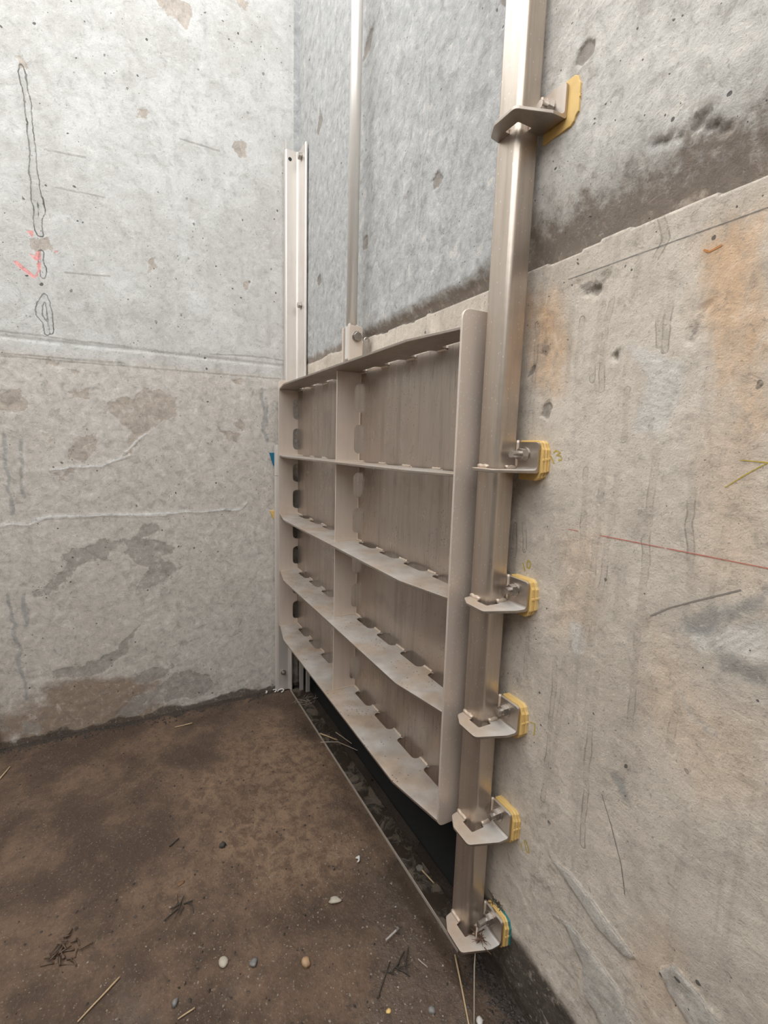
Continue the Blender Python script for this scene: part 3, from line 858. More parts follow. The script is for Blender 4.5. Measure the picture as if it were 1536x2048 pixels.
# ------------------------------------------------------------------ lifting rod
rod = thing('lifting_rod', 'round stainless steel lifting rod rising from the lugs on top of the gate', 'rod', loc=(GXM, 0.80, 1.82))
bm = bmesh.new(); cyl(bm, (0, 0, 0.148), (0, 0, 1), 0.0215, 2.25, 32)
bm_link('rod_tube', bm, M_ROD, rod, smooth=False)
bm = bmesh.new(); prism(bm, rounded([(-0.020, 0.02), (-0.020, 0.155), (0.022, 0.155), (0.022, 0.02)], 0.006), 'x', -0.016, 0.018)
bm_link('rod_eye', bm, M_ROD, rod, bevel=0.001)
for c in rod.children:
    if c.name.startswith('rod_t'):
        for p in c.data.polygons:
            p.use_smooth = len(p.vertices) == 4

# ------------------------------------------------------------------ right guide post with its six brackets
PX0, PX1, PY0, PY1 = -0.963, -0.892, 0.783, 0.842
post = thing('guide_post', 'tall stainless steel guide post bracketed to the wall right of the gate', 'post', loc=(-0.93, 0.81, 0.02))
PO = Vector((-0.93, 0.81, 0.02))
post.rotation_euler = (0, 0.006, 0)
bm = bmesh.new()
prism(bm, rounded([(PX0, PY0), (PX1, PY0), (PX1, PY1), (PX0, PY1)], [0.006, 0.014, 0.004, 0.004], 6), 'z', 0.105, 3.3)
bmesh.ops.translate(bm, verts=bm.verts, vec=-PO)
col = bm_link('post_column', bm, M_POST, post)
for p in col.data.polygons:
    p.use_smooth = False
em = col.modifiers.new('soft_edge', 'BEVEL'); em.width = 0.0008; em.segments = 1; em.limit_method = 'ANGLE'; em.angle_limit = math.radians(60)
# shade the rounded corner smoothly, the flats flat
for p in col.data.polygons:
    p.use_smooth = True
ws = col.modifiers.new('smooth_normals', 'WEIGHTED_NORMAL'); ws.keep_sharp = True

BRACKETS = [0.149, 0.478, 0.783, 1.113, 1.454, 2.211]
FY = 0.846       # front of the bracket flange
def bracket_mesh():
    bm = bmesh.new()
    poly = [(PX0 + 0.004, PY0), (-0.954, 0.757), (-0.918, 0.736), (-0.853, 0.735), (-0.823, 0.815), (-0.822, FY - 0.008), (PX1, FY - 0.008), (PX1, 0.811), (-0.881, 0.811), (-0.881, 0.771), (-0.921, 0.771), (-0.921, PY0)]
    rr = [0.0, 0.012, 0.012, 0.014, 0.006, 0.0, 0.0, 0.003, 0.003, 0.004, 0.003, 0.002]
    prism(bm, rounded(poly, rr, 4), 'z', -0.007, 0.0)
    bmesh.ops.translate(bm, verts=bm.verts, vec=-Vector((PO.x, PO.y, 0)))
    return bm
bm = bracket_mesh()
bmesh.ops.recalc_face_normals(bm, faces=bm.faces)
BRK_ME = bpy.data.meshes.new('mounting_bracket'); bm.to_mesh(BRK_ME); bm.free(); BRK_ME.materials.append(M_BRK)
def flange_mesh(bm):
    """upright flange with the bend and its inner fillet, lofted along X"""
    n = 5; T = 0.007; RI = 0.009
    xs_ = [PX1] + [-0.822 - 0.010 + 0.010 * math.sin(math.pi / 2 * k / 6) for k in range(7)]
    rings = []
    for i_, x in enumerate(xs_):
        top = 0.066 if i_ == 0 else 0.066 - 0.010 * (1 - math.cos(math.pi / 2 * (i_ - 1) / 6))
        prof = [(FY - RI, -T)] + [(FY + T * math.sin(math.pi / 2 * k / n) - 0.0, -T * math.cos(math.pi / 2 * k / n)) for k in range(n + 1)]
        prof += [(FY + T, top), (FY, top)]
        prof += [(FY - RI + RI * math.cos(math.pi / 2 * k / n), RI - RI * math.sin(math.pi / 2 * k / n)) for k in range(n + 1)]
        rings.append([bm.verts.new((x - PO.x, y - PO.y, z)) for y, z in prof])
    m_ = len(rings[0])
    for A, B in zip(rings[:-1], rings[1:]):
        for k in range(m_):
            bm.faces.new((A[k], A[(k + 1) % m_], B[(k + 1) % m_], B[k]))
    bm.faces.new(rings[0]); bm.faces.new(list(reversed(rings[-1])))
def small(name, fn, mat):
    bm = bmesh.new(); fn(bm); bmesh.ops.recalc_face_normals(bm, faces=bm.faces)
    me = bpy.data.meshes.new(name); bm.to_mesh(me); bm.free(); me.materials.append(mat)
    return me
BC = (-0.868 - PO.x, FY - PO.y, 0.036)
NUT_ME = small('hex_nut', lambda b: cyl(b, (BC[0], BC[1] - 0.003, BC[2]), (0, -1, 0), 0.0150, 0.013, 6), M_BOLT)
WASH_ME = small('washer', lambda b: cyl(b, (BC[0], BC[1], BC[2]), (0, -1, 0), 0.0185, 0.003, 24), M_BOLT)
STUD_ME = small('anchor_stud', lambda b: cyl(b, (BC[0], BC[1] + 0.03, BC[2]), (0, -1, 0), 0.0085, 0.058, 16), M_BOLT)
STUDL_ME = small('anchor_stud', lambda b: cyl(b, (BC[0], BC[1] + 0.03, BC[2]), (0, -1, 0), 0.0085, 0.072, 16), M_BOLT)
FLANGE_ME = small('flange', flange_mesh, M_BRK)
def bracket_weld(b):
    o = -PO
    tube(b, [(PX0 + 0.006 + o.x + 0.036 * k / 6, PY0 + o.y - 0.001, 0.003 + 0.0012 * math.sin(k * 1.9)) for k in range(7)], 0.0055, 8)
    tube(b, [(PX1 + o.x + 0.001, 0.811 + o.y + 0.03 * k / 5, 0.003 + 0.0012 * math.sin(k * 2.4)) for k in range(6)], 0.0055, 8)
    tube(b, [(PX1 + o.x + 0.001, FY + o.y, 0.004 + 0.066 * k / 8) for k in range(9)], 0.0045, 8)
WELD_ME = small('weld_bead', bracket_weld, M_WELD)
for me_ in (WELD_ME,):
    me_.polygons.foreach_set('use_smooth', [True] * len(me_.polygons))
for i, z in enumerate(BRACKETS):
    b = link('mounting_bracket', BRK_ME, None, post); b.location = (0, 0, z - PO.z)
    md = b.modifiers.new('soft_edge', 'BEVEL'); md.width = 0.001; md.segments = 2; md.limit_method = 'ANGLE'; md.angle_limit = math.radians(50)
    for nm, me_ in (('flange', FLANGE_ME), ('hex_nut', NUT_ME), ('washer', WASH_ME), ('anchor_stud', STUDL_ME if i in (0, 4) else STUD_ME), ('weld_bead', WELD_ME)):
        c = link(nm, me_, None, b)
        if nm == 'weld_bead':
            c['kind'] = 'stuff'

# ------------------------------------------------------------------ shims between brackets and wall
M_YEL = plain('yellow_plastic', (0.74, 0.49, 0.17), 0.45, 0.18, 30)
M_YEL2 = plain('pale_yellow_plastic', (0.77, 0.55, 0.23), 0.45, 0.18, 34)
M_TEAL = plain('teal_plastic', (0.035, 0.22, 0.22), 0.5, 0.25, 30)
M_BLUE = plain('blue_plastic', (0.01, 0.14, 0.25), 0.5, 0.25, 30)
WHERE = ['the lowest post bracket', 'the second post bracket from the bottom', 'the third post bracket from the bottom',
         'the fourth post bracket from the bottom', 'the second post bracket from the top', 'the topmost post bracket']
LAYER = [['front', 'middle', 'rear'], ['front', 'middle', 'rear'], ['front', 'rear'], ['front', 'rear'], ['front', 'middle', 'rear'], ['only']]
for i, z in enumerate(BRACKETS):
    tilt = 0.006 * z
    y = FY + 0.0075
    n = len(LAYER[i])
    room = WALL_Y - float(back_disp(np.array([-0.85]), np.array([z + 0.02]))[0]) + 0.001 - y
    th = room / n
    for k in range(n):
        d = 0.0022 * k
        s = 0.0015 * ((k * 7 + i * 3) % 3)
        x0, x1 = -0.888, -0.814 + d + (0.022 if i == 5 else 0.0)
        zb, zt = z - 0.026 + s, z + 0.070 + 0.4 * d - s
        poly = [(x0, zb), (x1 - 0.018, zb), (x1 - 0.010, zb + 0.006), (x1 - 0.007, zb + 0.014), (x1, zb + 0.020), (x1, zb + 0.045), (x1 + 0.0015, zb + 0.047), (x1 + 0.0015, zb + 0.051), (x1, zb + 0.053), (x1, zt - 0.022), (x1 - 0.004, zt - 0.016), (x1 - 0.007, zt - 0.006), (x1 - 0.016, zt), (x0, zt)]
        poly = [(a + tilt - 0.001, b) for a, b in poly]
        bm = bmesh.new(); prism(bm, poly, 'y', y + th * k + 0.0002, y + th * (k + 1) - 0.0002)
        teal = (i == 0 and k == n - 1)
        sh = bm_link('packing_shim', bm, M_TEAL if teal else (M_YEL if k % 2 == 0 else M_YEL2), bevel=0.0012)
        tag(sh, '%s plastic shim, %s one behind %s' % ('teal' if teal else 'yellow', LAYER[i][k], WHERE[i]), 'shim', 'shims behind the post brackets')

# ------------------------------------------------------------------ left guide frame
lg = thing('guide_channel', 'narrow folded stainless guide channel standing in the left corner beside the gate', 'channel', loc=(-2.66, 0.80, 0.0))
LO = Vector((-2.66, 0.80, 0.0))
def lpart(name, bm, mat, bevel=0.001, parent=None):
    bmesh.ops.translate(bm, verts=bm.verts, vec=-LO)
    return bm_link(name, bm, mat, parent or lg, bevel=bevel)
def strip(path, t):
    """outline of a bent sheet of thickness t along an open path"""
    P = [Vector(p) for p in path]
    L, Rr = [], []
    for i, p in enumerate(P):
        a = P[max(i - 1, 0)]; b = P[min(i + 1, len(P) - 1)]
        if i in (0, len(P) - 1):
            d = (b - a).normalized(); nn = Vector((-d.y, d.x)); L.append(p + nn * t / 2); Rr.append(p - nn * t / 2)
        else:
            d1 = (p - a).normalized(); d2_ = (b - p).normalized()
            n1 = Vector((-d1.y, d1.x)); n2 = Vector((-d2_.y, d2_.x)); m = (n1 + n2).normalized()
            w_ = t / 2 / max(0.3, m.dot(n1)); L.append(p + m * w_); Rr.append(p - m * w_)
    return [tuple(q) for q in L] + [tuple(q) for q in reversed(Rr)]
bm = bmesh.new()
prism(bm, strip([(-2.693, 0.787), (-2.660, 0.787), (-2.655, 0.792), (-2.655, 0.844), (-2.650, 0.853), (-2.640, 0.857), (-2.546, 0.857), (-2.542, 0.860), (-2.542, 0.866)], 0.005), 'z', 1.806, 3.03)
up = lpart('upper_channel', bm, M_LEFTF)
bm = bmesh.new()
prism(bm, [(0.786, 1.806), (0.786, 3.075), (0.791, 3.075), (0.791, 1.806)], 'x', -2.662, -2.6575)
lpart('channel_lip', bm, M_LEFTF, 0.0005, up)
for z in (2.985, 2.245):
    bm = bmesh.new()
    cyl(bm, (-2.600, 0.8505, z), (0, -1, 0), 0.0165, 0.016, 6)
    lpart('bolt_head', bm, M_BOLT, parent=up)
    bm = bmesh.new(); cyl(bm, (-2.600, 0.8545, z), (0, -1, 0), 0.020, 0.004, 20)
    lpart('washer', bm, M_BOLT, parent=up)
M_HOLE = plain('hole_shadow', (0.03, 0.03, 0.03), 0.9)
bm = bmesh.new()
cyl(bm, (-2.6535, 0.808, 2.985), (1, 0, 0), 0.0095, 0.002, 16)
lpart('bolt_hole', bm, M_HOLE, 0, up)
bm = bmesh.new()
prism(bm, strip([(-2.688, 0.729), (-2.676, 0.735), (-2.672, 0.745), (-2.672, 0.802), (-2.664, 0.812), (-2.648, 0.816), (-2.640, 0.817)], 0.006), 'z', 0.0, 1.312)
low = lpart('lower_channel', bm, M_LEFTF)
bm = bmesh.new()
prism(bm, strip([(-2.688, 0.729), (-2.676, 0.735), (-2.672, 0.745), (-2.672, 0.800)], 0.006), 'z', 1.315, 1.49)
lpart('upper_flange', bm, M_LEFTF, parent=low)
bm = bmesh.new()
cyl(bm, (-2.669, 0.772, 0.115), (1, 0, 0), 0.016, 0.003, 20)
lpart('washer', bm, M_BOLT, parent=low)
bm = bmesh.new(); cyl(bm, (-2.666, 0.772, 0.115), (1, 0, 0), 0.012, 0.012, 6)
lpart('hex_nut', bm, M_BOLT, parent=low)
bm = bmesh.new(); cyl(bm, (-2.660, 0.772, 0.115), (1, 0, 0), 0.007, 0.016, 12)
lpart('anchor_stud', bm, M_BOLT, parent=low)
for x, y in ((-2.618, 0.870), (-2.585, 0.90)):
    bm = bmesh.new(); box(bm, x - 0.004, x + 0.004, y - 0.012, y + 0.012, 0.0, 0.9)
    lpart('seal_strip', bm, M_LEFTF)
for zc, hh, mat, lab in ((1.405, 0.040, M_BLUE, 'blue plastic shim sticking out behind the left guide channel'), (1.085, 0.026, M_YEL, 'small yellow plastic shim behind the left guide channel, below the blue one')):
    bm = bmesh.new(); prism(bm, [(0.700, zc + hh), (0.735, zc + hh), (0.735, zc - hh), (0.722, zc - hh * 0.8)], 'x', -2.699, -2.690)
    tag(bm_link('packing_shim', bm, mat, bevel=0.001), lab, 'shim')

# ------------------------------------------------------------------ floor sill
M_SILL = steel('muddy_sill_steel', base=(0.34, 0.31, 0.28), dark=(0.12, 0.09, 0.07), rough=0.45, streak=0.2, dust=0.0, metal=0.6)
def muddy():
    t = NT('mud_on_sill')
    a = t.noise(12, 7, 0.7, dist=0.8); c = t.noise(60, 4, 0.6)
    k = t.ss(a, 0.44, 0.54)
    col = t.mix(k, t.mix(c, (0.17, 0.135, 0.10), (0.10, 0.075, 0.053)), t.mix(c, (0.055, 0.038, 0.025), (0.022, 0.015, 0.010)))
    return t.out(col, 0.5, 0.0, t.bump(t.m('ADD', k, t.m('MULTIPLY', c, 0.4)), 0.004, 0.8))
sill = thing('floor_sill', 'muddy steel sill strip let into the floor under the gate', 'sill', loc=(-1.8, 0.81, 0.0))
bm = bmesh.new(); box(bm, -0.85, 0.845, 0.003, 0.070, -0.02, 0.0035)
bm_link('sill_plate', bm, muddy(), sill)
bm = bmesh.new(); box(bm, -0.85, 0.845, 0.0, 0.003, -0.02, 0.0050)
bm_link('sill_lip', bm, plain('bare_sill_edge', (0.42, 0.36, 0.30), 0.4, 0.3, 25), sill)
bm = bmesh.new(); cyl(bm, (0.56, 0.045, 0.0035), (0, 0, 1), 0.013, 0.006, 6)
bm_link('sill_bolt', bm, M_SILL, sill, bevel=0.0006)

# ------------------------------------------------------------------ crayon, chalk and pencil marks on the gate wall
M_CRAY = plain('yellow_crayon', (0.52, 0.39, 0.06), 0.8, 0.5, 200)
M_RED = plain('red_chalk', (0.55, 0.20, 0.15), 0.85, 0.5, 120)
M_PENC = plain('pencil_line', (0.20, 0.19, 0.17), 0.8, 0.4, 120)
def ribbon(name, strokes, w, mat):
    bm = bmesh.new()
    for s in strokes:
        pts = []
        for (ax, az), (bx, bz) in zip(s[:-1], s[1:]):
            n = max(1, int(math.hypot(bx - ax, bz - az) / 0.006))
            pts += [(ax + (bx - ax) * k / n, az + (bz - az) * k / n) for k in range(n)]
        pts.append(s[-1])
        P = np.array(pts)
        P = np.array([on_wall(*q) for q in pts])
        prev = None
        for i in range(len(P)):
            d = P[min(i + 1, len(P) - 1)] - P[max(i - 1, 0)]
            d = d / (np.linalg.norm(d) + 1e-9); nn = np.array((-d[1], d[0])) * w * 0.5 * (0.75 + 0.5 * random.random())
            vs_ = []
            for q in (P[i] + nn, P[i] - nn):
                dd = back_disp(np.array([q[0]]), np.array([q[1]]))[0]
                vs_.append(bm.verts.new((q[0], WALL_Y - dd - 0.0009, q[1])))
            if prev:
                bm.faces.new((prev[0], prev[1], vs_[1], vs_[0]))
            prev = vs_
    return bm_link(name, bm, mat, wall_back)
def ring(cx, cz, rx, rz, t=0.0):
    return [(cx + rx * math.cos(2 * math.pi * k / 14) + t * rz * math.sin(2 * math.pi * k / 14), cz + rz * math.sin(2 * math.pi * k / 14)) for k in range(15)]
ribbon('crayon_number', [[(-0.8111, 1.4879), (-0.8002, 1.4705)], [(-0.8043, 1.4963), (-0.7958, 1.5012), (-0.7834, 1.4957), (-0.7948, 1.4907), (-0.7813, 1.4888), (-0.779, 1.4808), (-0.7876, 1.4781)]], 0.0036, M_CRAY)
ribbon('crayon_number', [[(-0.8768, 1.2118), (-0.8678, 1.1914)], ring(-0.8565, 1.2115, 0.0062, 0.0100)], 0.0036, M_CRAY)
ribbon('crayon_number', [[(-0.8138, 0.8024), (-0.7968, 0.8077), (-0.7954, 0.7751)]], 0.0034, M_CRAY)
ribbon('crayon_number', [[(-0.814, 0.456), (-0.8027, 0.4352)], ring(-0.7920, 0.4585, 0.0060, 0.0125, -0.5)], 0.0034, M_CRAY)
ribbon('crayon_line', [[(-0.373, 1.4914), (-0.4023, 1.4698), (-0.4293, 1.4468)], [(-0.373, 1.4914), (-0.4123, 1.4938)]], 0.0016, M_CRAY)
ribbon('chalk_line', [[(-0.742, 1.3222), (-0.715, 1.3226)], [(-0.660, 1.3228), (-0.52, 1.3238)], [(-0.515, 1.3240), (-0.20, 1.3252)]], 0.0019, M_RED)
ribbon('pencil_line', [[(-0.80, 1.8830), (-0.60, 1.8827), (-0.30, 1.8817)]], 0.0012, M_PENC)
ribbon('scratch', [[(-0.5323, 1.1849), (-0.4963, 1.2139), (-0.455, 1.2393), (-0.386, 1.28)]], 0.0026, plain('dark_scratch', (0.27, 0.235, 0.20), 0.9))
ribbon('scratch', [[(-0.595, 0.755), (-0.565, 0.70), (-0.535, 0.635), (-0.520, 0.575)]], 0.0018, plain('thin_scratch', (0.22, 0.20, 0.175), 0.9))
ribbon('rust_streak', [[(-0.509, 1.8499), (-0.4986, 1.8433), (-0.4797, 1.8481)]], 0.0030, plain('orange_rust', (0.50, 0.22, 0.07), 0.9))

# ------------------------------------------------------------------ things lying on the floor
def fz(x, y):
    return float(floor_h(np.array([x]), np.array([y]))[0])
M_STRAW = plain('dry_straw', (0.50, 0.36, 0.21), 0.6, 0.4, 60)
M_STRAW2 = plain('grey_straw', (0.40, 0.33, 0.26), 0.7, 0.4, 60)
M_TWIG = plain('dark_twig', (0.055, 0.045, 0.035), 0.75, 0.4, 60)
M_STONE = plain('pale_stone', (0.46, 0.40, 0.32), 0.6, 0.3, 60)
M_STONE2 = plain('tan_stone', (0.42, 0.27, 0.15), 0.5, 0.5, 45)
M_STONE3 = plain('grey_stone', (0.20, 0.19, 0.18), 0.45, 0.4, 60)
M_WHITE = plain('white_scrap', (0.66, 0.63, 0.58), 0.5, 0.25, 60)

def straw(label, pts, r, mat=M_STRAW, lift=0.002, name='straw', cat='straw'):
    P = []
    for p in pts:
        P.append((p[0], p[1], p[2]) if len(p) == 3 else (p[0], p[1], fz(p[0], p[1]) + r + lift))
    bm = bmesh.new()
    Q = [P[0]]
    for a, b in zip(P[:-1], P[1:]):
        for k in range(1, 5):
            s = k / 4
            q = [a[j] + (b[j] - a[j]) * s for j in range(3)]
            if k < 4:
                q[2] += 0.0006 * math.sin(7 * q[0] + 5 * k)
            Q.append(tuple(q))
    tube(bm, Q, r, 6, 0.75)
    return tag(bm_link(name, bm, mat, smooth=True), label, cat)

straw('short pale straw lying on the mud near the foot of the left wall', [(-2.532, 0.237), (-2.533, 0.151)], 0.0032)
straw('long split straw lying on the mud at the bottom left of the photo', [(-1.324, -0.085), (-1.290, -0.130), (-1.256, -0.179)], 0.0028)
straw('thick pale straw end resting across the sill lip, upper one of the pair', [(-2.138, 0.812, 0.012), (-2.051, 0.872, 0.010)], 0.0035)
straw('thin straw crossing the sill below the thick straw end', [(-2.07, 0.79, 0.010), (-2.03, 0.87, 0.012), (-1.93, 0.93, 0.010)], 0.0024, M_STRAW2)
straw('thin brown straw at the rear of the sill, crossing the other thin straw', [(-2.10, 0.885, 0.020), (-1.99, 0.925, 0.012)], 0.0024, M_STRAW2)
straw('short orange straw lying on the sill close to the post foot', [(-1.243, 0.855, 0.007), (-1.167, 0.868, 0.007)], 0.0028)
straw('long golden straw on the floor below the lowest bracket', [(-0.947, 0.794, 0.004), (-0.86, 0.754), (-0.770, 0.712)], 0.0030)
straw('long thin stalk hanging from the lowest bracket stud down to the floor', [(-0.868, 0.800, 0.178), (-0.838, 0.772, 0.10), (-0.775, 0.727, 0.004)], 0.0021, M_STRAW2)
straw('short straw on the floor against the left border of the photo', [(-2.442, -0.562), (-2.518, -0.54)], 0.0036)
straw('short pale straw on the mud at the bottom edge left of centre', [(-1.152, 0.092), (-1.145, 0.050)], 0.0022)
straw('small brown straw on wet grit right of the dark twigs', [(-0.985, 0.688), (-0.952, 0.700)], 0.0022, M_STRAW2)
straw('thin dark stem lying across the foreground grit', [(-0.952, 0.536), (-1.019, 0.612)], 0.0018, M_TWIG, name='stem', cat='stem')
straw('dark straight splinter on the mud left of the centre floor', [(-1.735, 0.070), (-1.760, 0.105)], 0.0028, M_TWIG, name='splinter', cat='splinter')

def stone(label, x, y, s, mat, seed, name='stone', cat='stone', rough=0.15):
    bm = bmesh.new(); blob(bm, (x, y, fz(x, y) + s[2] * 0.55), s, seed, rough, 2)
    return tag(bm_link(name, bm, mat, smooth=True), label, cat)
stone('smooth oval cream pebble in the mud, lower left of centre', -1.234, 0.179, (0.017, 0.013, 0.008), M_STONE, 3, 'pebble', 'pebble', 0.05)
stone('angular tan and white pebble lying in wet mud', -1.124, 0.391, (0.016, 0.012, 0.011), M_STONE2, 5, 'pebble', 'pebble', 0.25)
stone('small orange square chip of plastic near the bottom edge', -0.913, 0.549, (0.0065, 0.0065, 0.003), M_YEL, 8, 'plastic_chip', 'chip', 0.2)
stone('white pebble at the bottom edge right of the straws', -0.783, 0.752, (0.011, 0.009, 0.006), M_WHITE, 9, 'pebble', 'pebble')
stone('flat grey flake of mortar right of the floor centre', -1.268, 0.544, (0.022, 0.012, 0.005), M_STONE, 11, 'mortar_flake', 'flake', 0.3)
stone('dark wet bark lump on the mud near the floor centre', -1.655, 0.246, (0.018, 0.011, 0.008), M_TWIG, 13, 'bark_lump', 'bark', 0.3)
stone('small dark wet stone near the bottom edge, left of the cream pebble', -1.19, 0.047, (0.011, 0.009, 0.007), M_STONE3, 15, 'stone', 'stone', 0.3)
stone('black glistening stone right of the cream pebble', -1.195, 0.255, (0.011, 0.010, 0.006), M_STONE3, 17, 'stone', 'stone', 0.3)
stone('brown dead leaf scrap above the dark twig heap', -1.56, 0.094, (0.013, 0.008, 0.003), plain('dead_leaf', (0.16, 0.085, 0.04), 0.6), 19, 'leaf_scrap', 'leaf', 0.35)
stone('grey flat stone at the right, under the lowest bracket', -0.862, 0.655, (0.012, 0.009, 0.005), M_STONE3, 21, 'stone', 'stone', 0.2)

# curled white scrap
bm = bmesh.new()
pts = []
for k in range(9):
    t = -1.0 + 2.1 * k / 8
    pts.append((-1.372 + 0.020 * math.sin(t) * 0.6, 0.669 + 0.026 * (math.cos(t) - 0.6), fz(-1.372, 0.669) + 0.004 + 0.004 * math.sin(k / 8 * math.pi)))
prev = None
for k, p in enumerate(pts):
    w_ = 0.009 * math.sin(math.pi * (k + 0.6) / 9.2)
    a = bm.verts.new((p[0] - w_, p[1] + w_ * 0.5, p[2])); b = bm.verts.new((p[0] + w_, p[1] - w_ * 0.5, p[2] + 0.003))
    if prev:
        bm.faces.new((prev[0], prev[1], b, a))
    prev = (a, b)
o = tag(bm_link('curled_scrap', bm, M_WHITE), 'curled white crescent-shaped scrap on the brown mud', 'scrap')
md = o.modifiers.new('thickness', 'SOLIDIFY'); md.thickness = 0.002

# screw with washer
scr = thing('screw', 'small screw with a shiny washer lying on the mud left of the post', 'screw', loc=(-1.082, 0.670, fz(-1.082, 0.670) + 0.010))
dv = Vector((0.013, -0.048, 0)).normalized()
bm = bmesh.new(); cyl(bm, (0, 0, 0), dv, 0.0034, 0.046, 10, 0.0028); bm_link('shank', bm, plain('dull_screw', (0.42, 0.38, 0.34), 0.4, 0.3, 60), scr)
bm = bmesh.new(); cyl(bm, (0, 0, 0), -dv, 0.0078, 0.006, 6); bm_link('screw_head', bm, M_BOLT, scr)
bm = bmesh.new(); cyl(bm, (0, 0, 0), dv, 0.0115, 0.003, 20); bm_link('washer', bm, M_BOLT, scr)

# heaps of twigs and roots
def heap(name, label, c, n, spread, length, r, mats, seed, zf=None, flat=0.25, cat='twigs', parts=None):
    rr = random.Random(seed)
    bm = bmesh.new()
    root = thing(name, label, cat, loc=(c[0], c[1], zf if zf is not None else fz(*c))) if parts else None
    for k in range(n):
        a = rr.uniform(0, math.pi * 2); l = length * rr.uniform(0.4, 1.0)
        x = c[0] + rr.gauss(0, spread); y = c[1] + rr.gauss(0, spread)
        z0 = (zf if zf is not None else fz(x, y)) + r + rr.uniform(0, 0.006)
        p0 = Vector((x, y, z0)); d = Vector((math.cos(a), math.sin(a), rr.uniform(-0.05, flat))).normalized()
        q = d.orthogonal() * rr.uniform(-0.2, 0.2) * l
        if root:
            p0 = p0 - root.location
        tube(bm, [p0, p0 + d * l * 0.5 + q * 0.5 + Vector((0, 0, 0.001)), p0 + d * l], r * rr.uniform(0.6, 1.2), 5, 0.6)
        if root:
            bm_link(parts, bm, mats, root, smooth=True); bm = bmesh.new()
    if root:
        bm.free()
        return root
    return tag(bm_link(name, bm, mats, smooth=True), label, cat, kind='stuff')
heap('twig_heap', 'heap of black wet twigs on the mud, left of centre', (-1.468, 0.090), 9, 0.014, 0.06, 0.0022, M_TWIG, 4, flat=0.1, parts='twig')
heap('twig_heap', 'dark twigs and leaf scraps in the foreground grit left of the long straws', (-0.994, 0.632), 9, 0.010, 0.045, 0.0024, M_TWIG, 6, flat=0.15, parts='twig')
heap('leaf_heap', 'brown patch of rotting leaves and bark at the lower left', (-1.470, -0.234), 26, 0.022, 0.04, 0.0030, plain('rotten_leaf', (0.10, 0.062, 0.038), 0.5, 0.5, 70), 9, flat=0.05, cat='leaves')
M_ROOT = plain('brown_roots', (0.13, 0.066, 0.035), 0.75, 0.5, 90)
heap('root_clump', 'shaggy brown root clump caught on the nut of the lowest bracket', (-0.860, 0.800), 34, 0.008, 0.030, 0.0012, M_ROOT, 12, zf=0.150, flat=0.5, cat='roots')
heap('root_clump', 'brown root fibres stuck on top of the lowest shim pack', (-0.868, 0.868), 34, 0.010, 0.026, 0.0011, M_ROOT, 14, zf=0.216, flat=0.7, cat='roots')
heap('root_clump', 'matted fibres on the far left end of the sill', (-2.48, 0.845), 26, 0.030, 0.05, 0.0016, M_STRAW2, 16, zf=0.004, flat=0.15, cat='roots')
# pale foam curls in the left corner
FOAM = [(-2.655, 0.752, 'largest pale foam curl in the corner at the foot of the left guide channel'), (-2.668, 0.715, 'middle pale foam curl on the floor beside the left guide channel'), (-2.672, 0.662, 'pale foam curl farthest out along the foot of the left wall')]
for k, (x, y, lab) in enumerate(FOAM):
    bm = bmesh.new()
    rr_ = 0.014 - 0.003 * k
    tube(bm, [(x + rr_ * math.cos(t), y + rr_ * 1.3 * math.sin(t), fz(x, y) + 0.006 + 0.006 * abs(math.sin(t * 0.7))) for t in [0.5 * j for j in range(10 - 2 * k)]], 0.0045, 6, 0.7)
    tag(bm_link('foam_curl', bm, M_WHITE, smooth=True), lab, 'foam scrap', 'foam curls in the corner')

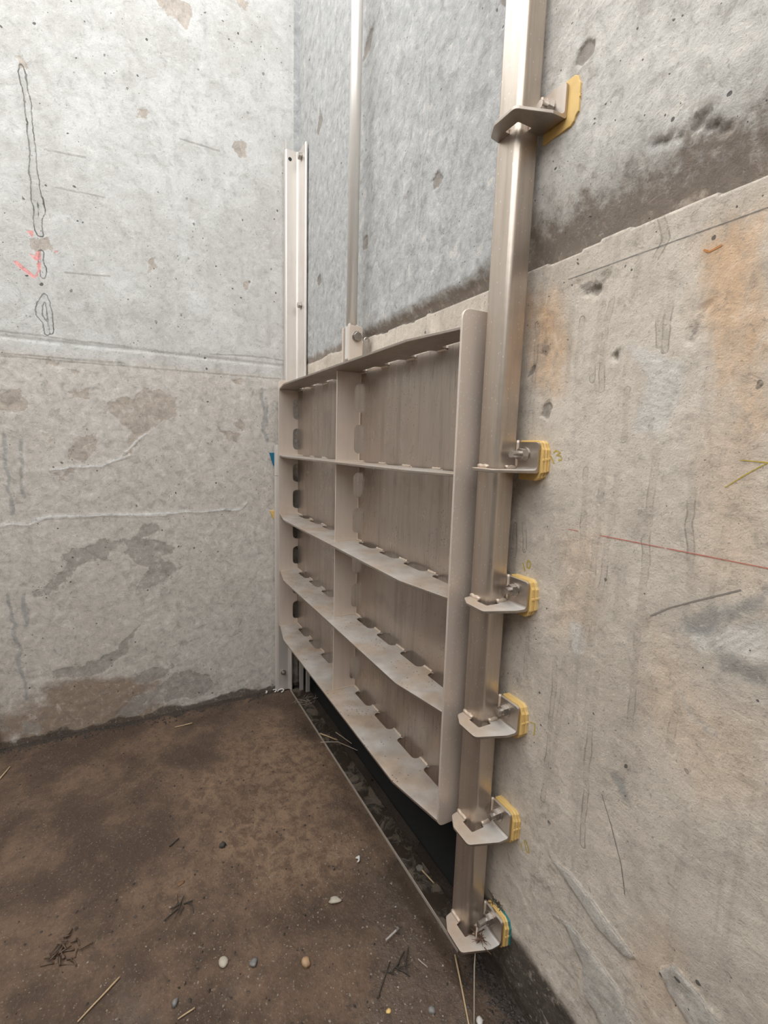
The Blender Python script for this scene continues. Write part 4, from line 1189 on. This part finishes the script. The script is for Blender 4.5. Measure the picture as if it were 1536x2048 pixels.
# countless grit
def grit(name, label, n, region, smin, smax, mat, seed):
    r = np.random.default_rng(seed)
    V, Fc = [], []
    oc = np.array([(1, 0, 0), (-1, 0, 0), (0, 1, 0), (0, -1, 0), (0, 0, 1), (0, 0, -1)], float)
    fc = np.array([(0, 2, 4), (2, 1, 4), (1, 3, 4), (3, 0, 4), (2, 0, 5), (1, 2, 5), (3, 1, 5), (0, 3, 5)])
    P = region(r, n)
    Z = floor_h(P[:, 0], P[:, 1])
    for k in range(n):
        s = smin + (smax - smin) * r.random() ** 3
        m = oc * s * (0.6 + 0.8 * r.random((6, 3))) * np.array((1.2, 0.9, 0.7))
        a = r.random() * 6.28
        rot = np.array(((math.cos(a), -math.sin(a), 0), (math.sin(a), math.cos(a), 0), (0, 0, 1)))
        V.append(m @ rot.T + np.array((P[k, 0], P[k, 1], Z[k] + s * 0.25)))
        Fc.append(fc + 6 * k)
    me = bpy.data.meshes.new(name)
    me.from_pydata(np.concatenate(V).tolist(), [], np.concatenate(Fc).tolist())
    ob = link(name, me, mat)
    return tag(ob, label, 'grit', kind='stuff')
def reg_near(r, n):
    u = r.random(n); v = r.random(n)
    x = -1.55 + 0.95 * u ** 0.7; y = -0.35 + 1.12 * v ** 0.65
    return np.stack((x, y), -1)
def reg_all(r, n):
    return np.stack((-2.66 + 2.0 * r.random(n), -0.6 + 1.38 * r.random(n)), -1)
def reg_edge(r, n):
    m = n // 2
    a = np.stack((LEFT_X + 0.01 + np.abs(r.normal(0, 0.04, m)), -0.6 + 1.3 * r.random(m)), -1)
    b = np.stack((-0.92 + 0.5 * r.random(n - m), WALL_Y - 0.01 - np.abs(r.normal(0, 0.04, n - m))), -1)
    return np.concatenate((a, b))
grit('floor_grit', 'pale grit and chips strewn over the wet foreground mud', 1800, reg_near, 0.0007, 0.0042, plain('pale_grit', (0.28, 0.23, 0.18), 0.3, 0.9, 25), 21)
grit('floor_grit', 'dark crumbs scattered over the whole muddy floor', 1700, reg_all, 0.001, 0.0055, plain('dark_grit', (0.055, 0.042, 0.032), 0.5, 0.5, 90), 22)
grit('floor_grit', 'dark soil crumbs along the foot of both walls', 1600, reg_edge, 0.0015, 0.008, plain('soil_crumb', (0.045, 0.034, 0.026), 0.6, 0.5, 90), 23)

# edge of another upright at the left border
bm = bmesh.new()
prism(bm, rounded([(-0.80, 0.02), (-0.80, 0.70), (-0.607, 0.70), (-0.607, 0.02)], [0, 0, 0.05, 0.05], 6), 'x', -2.697, -2.675)
tag(bm_link('cover_plate', bm, M_LEFTF, bevel=0.003), 'grey plate edge low on the left wall at the left border of the photo', 'plate')
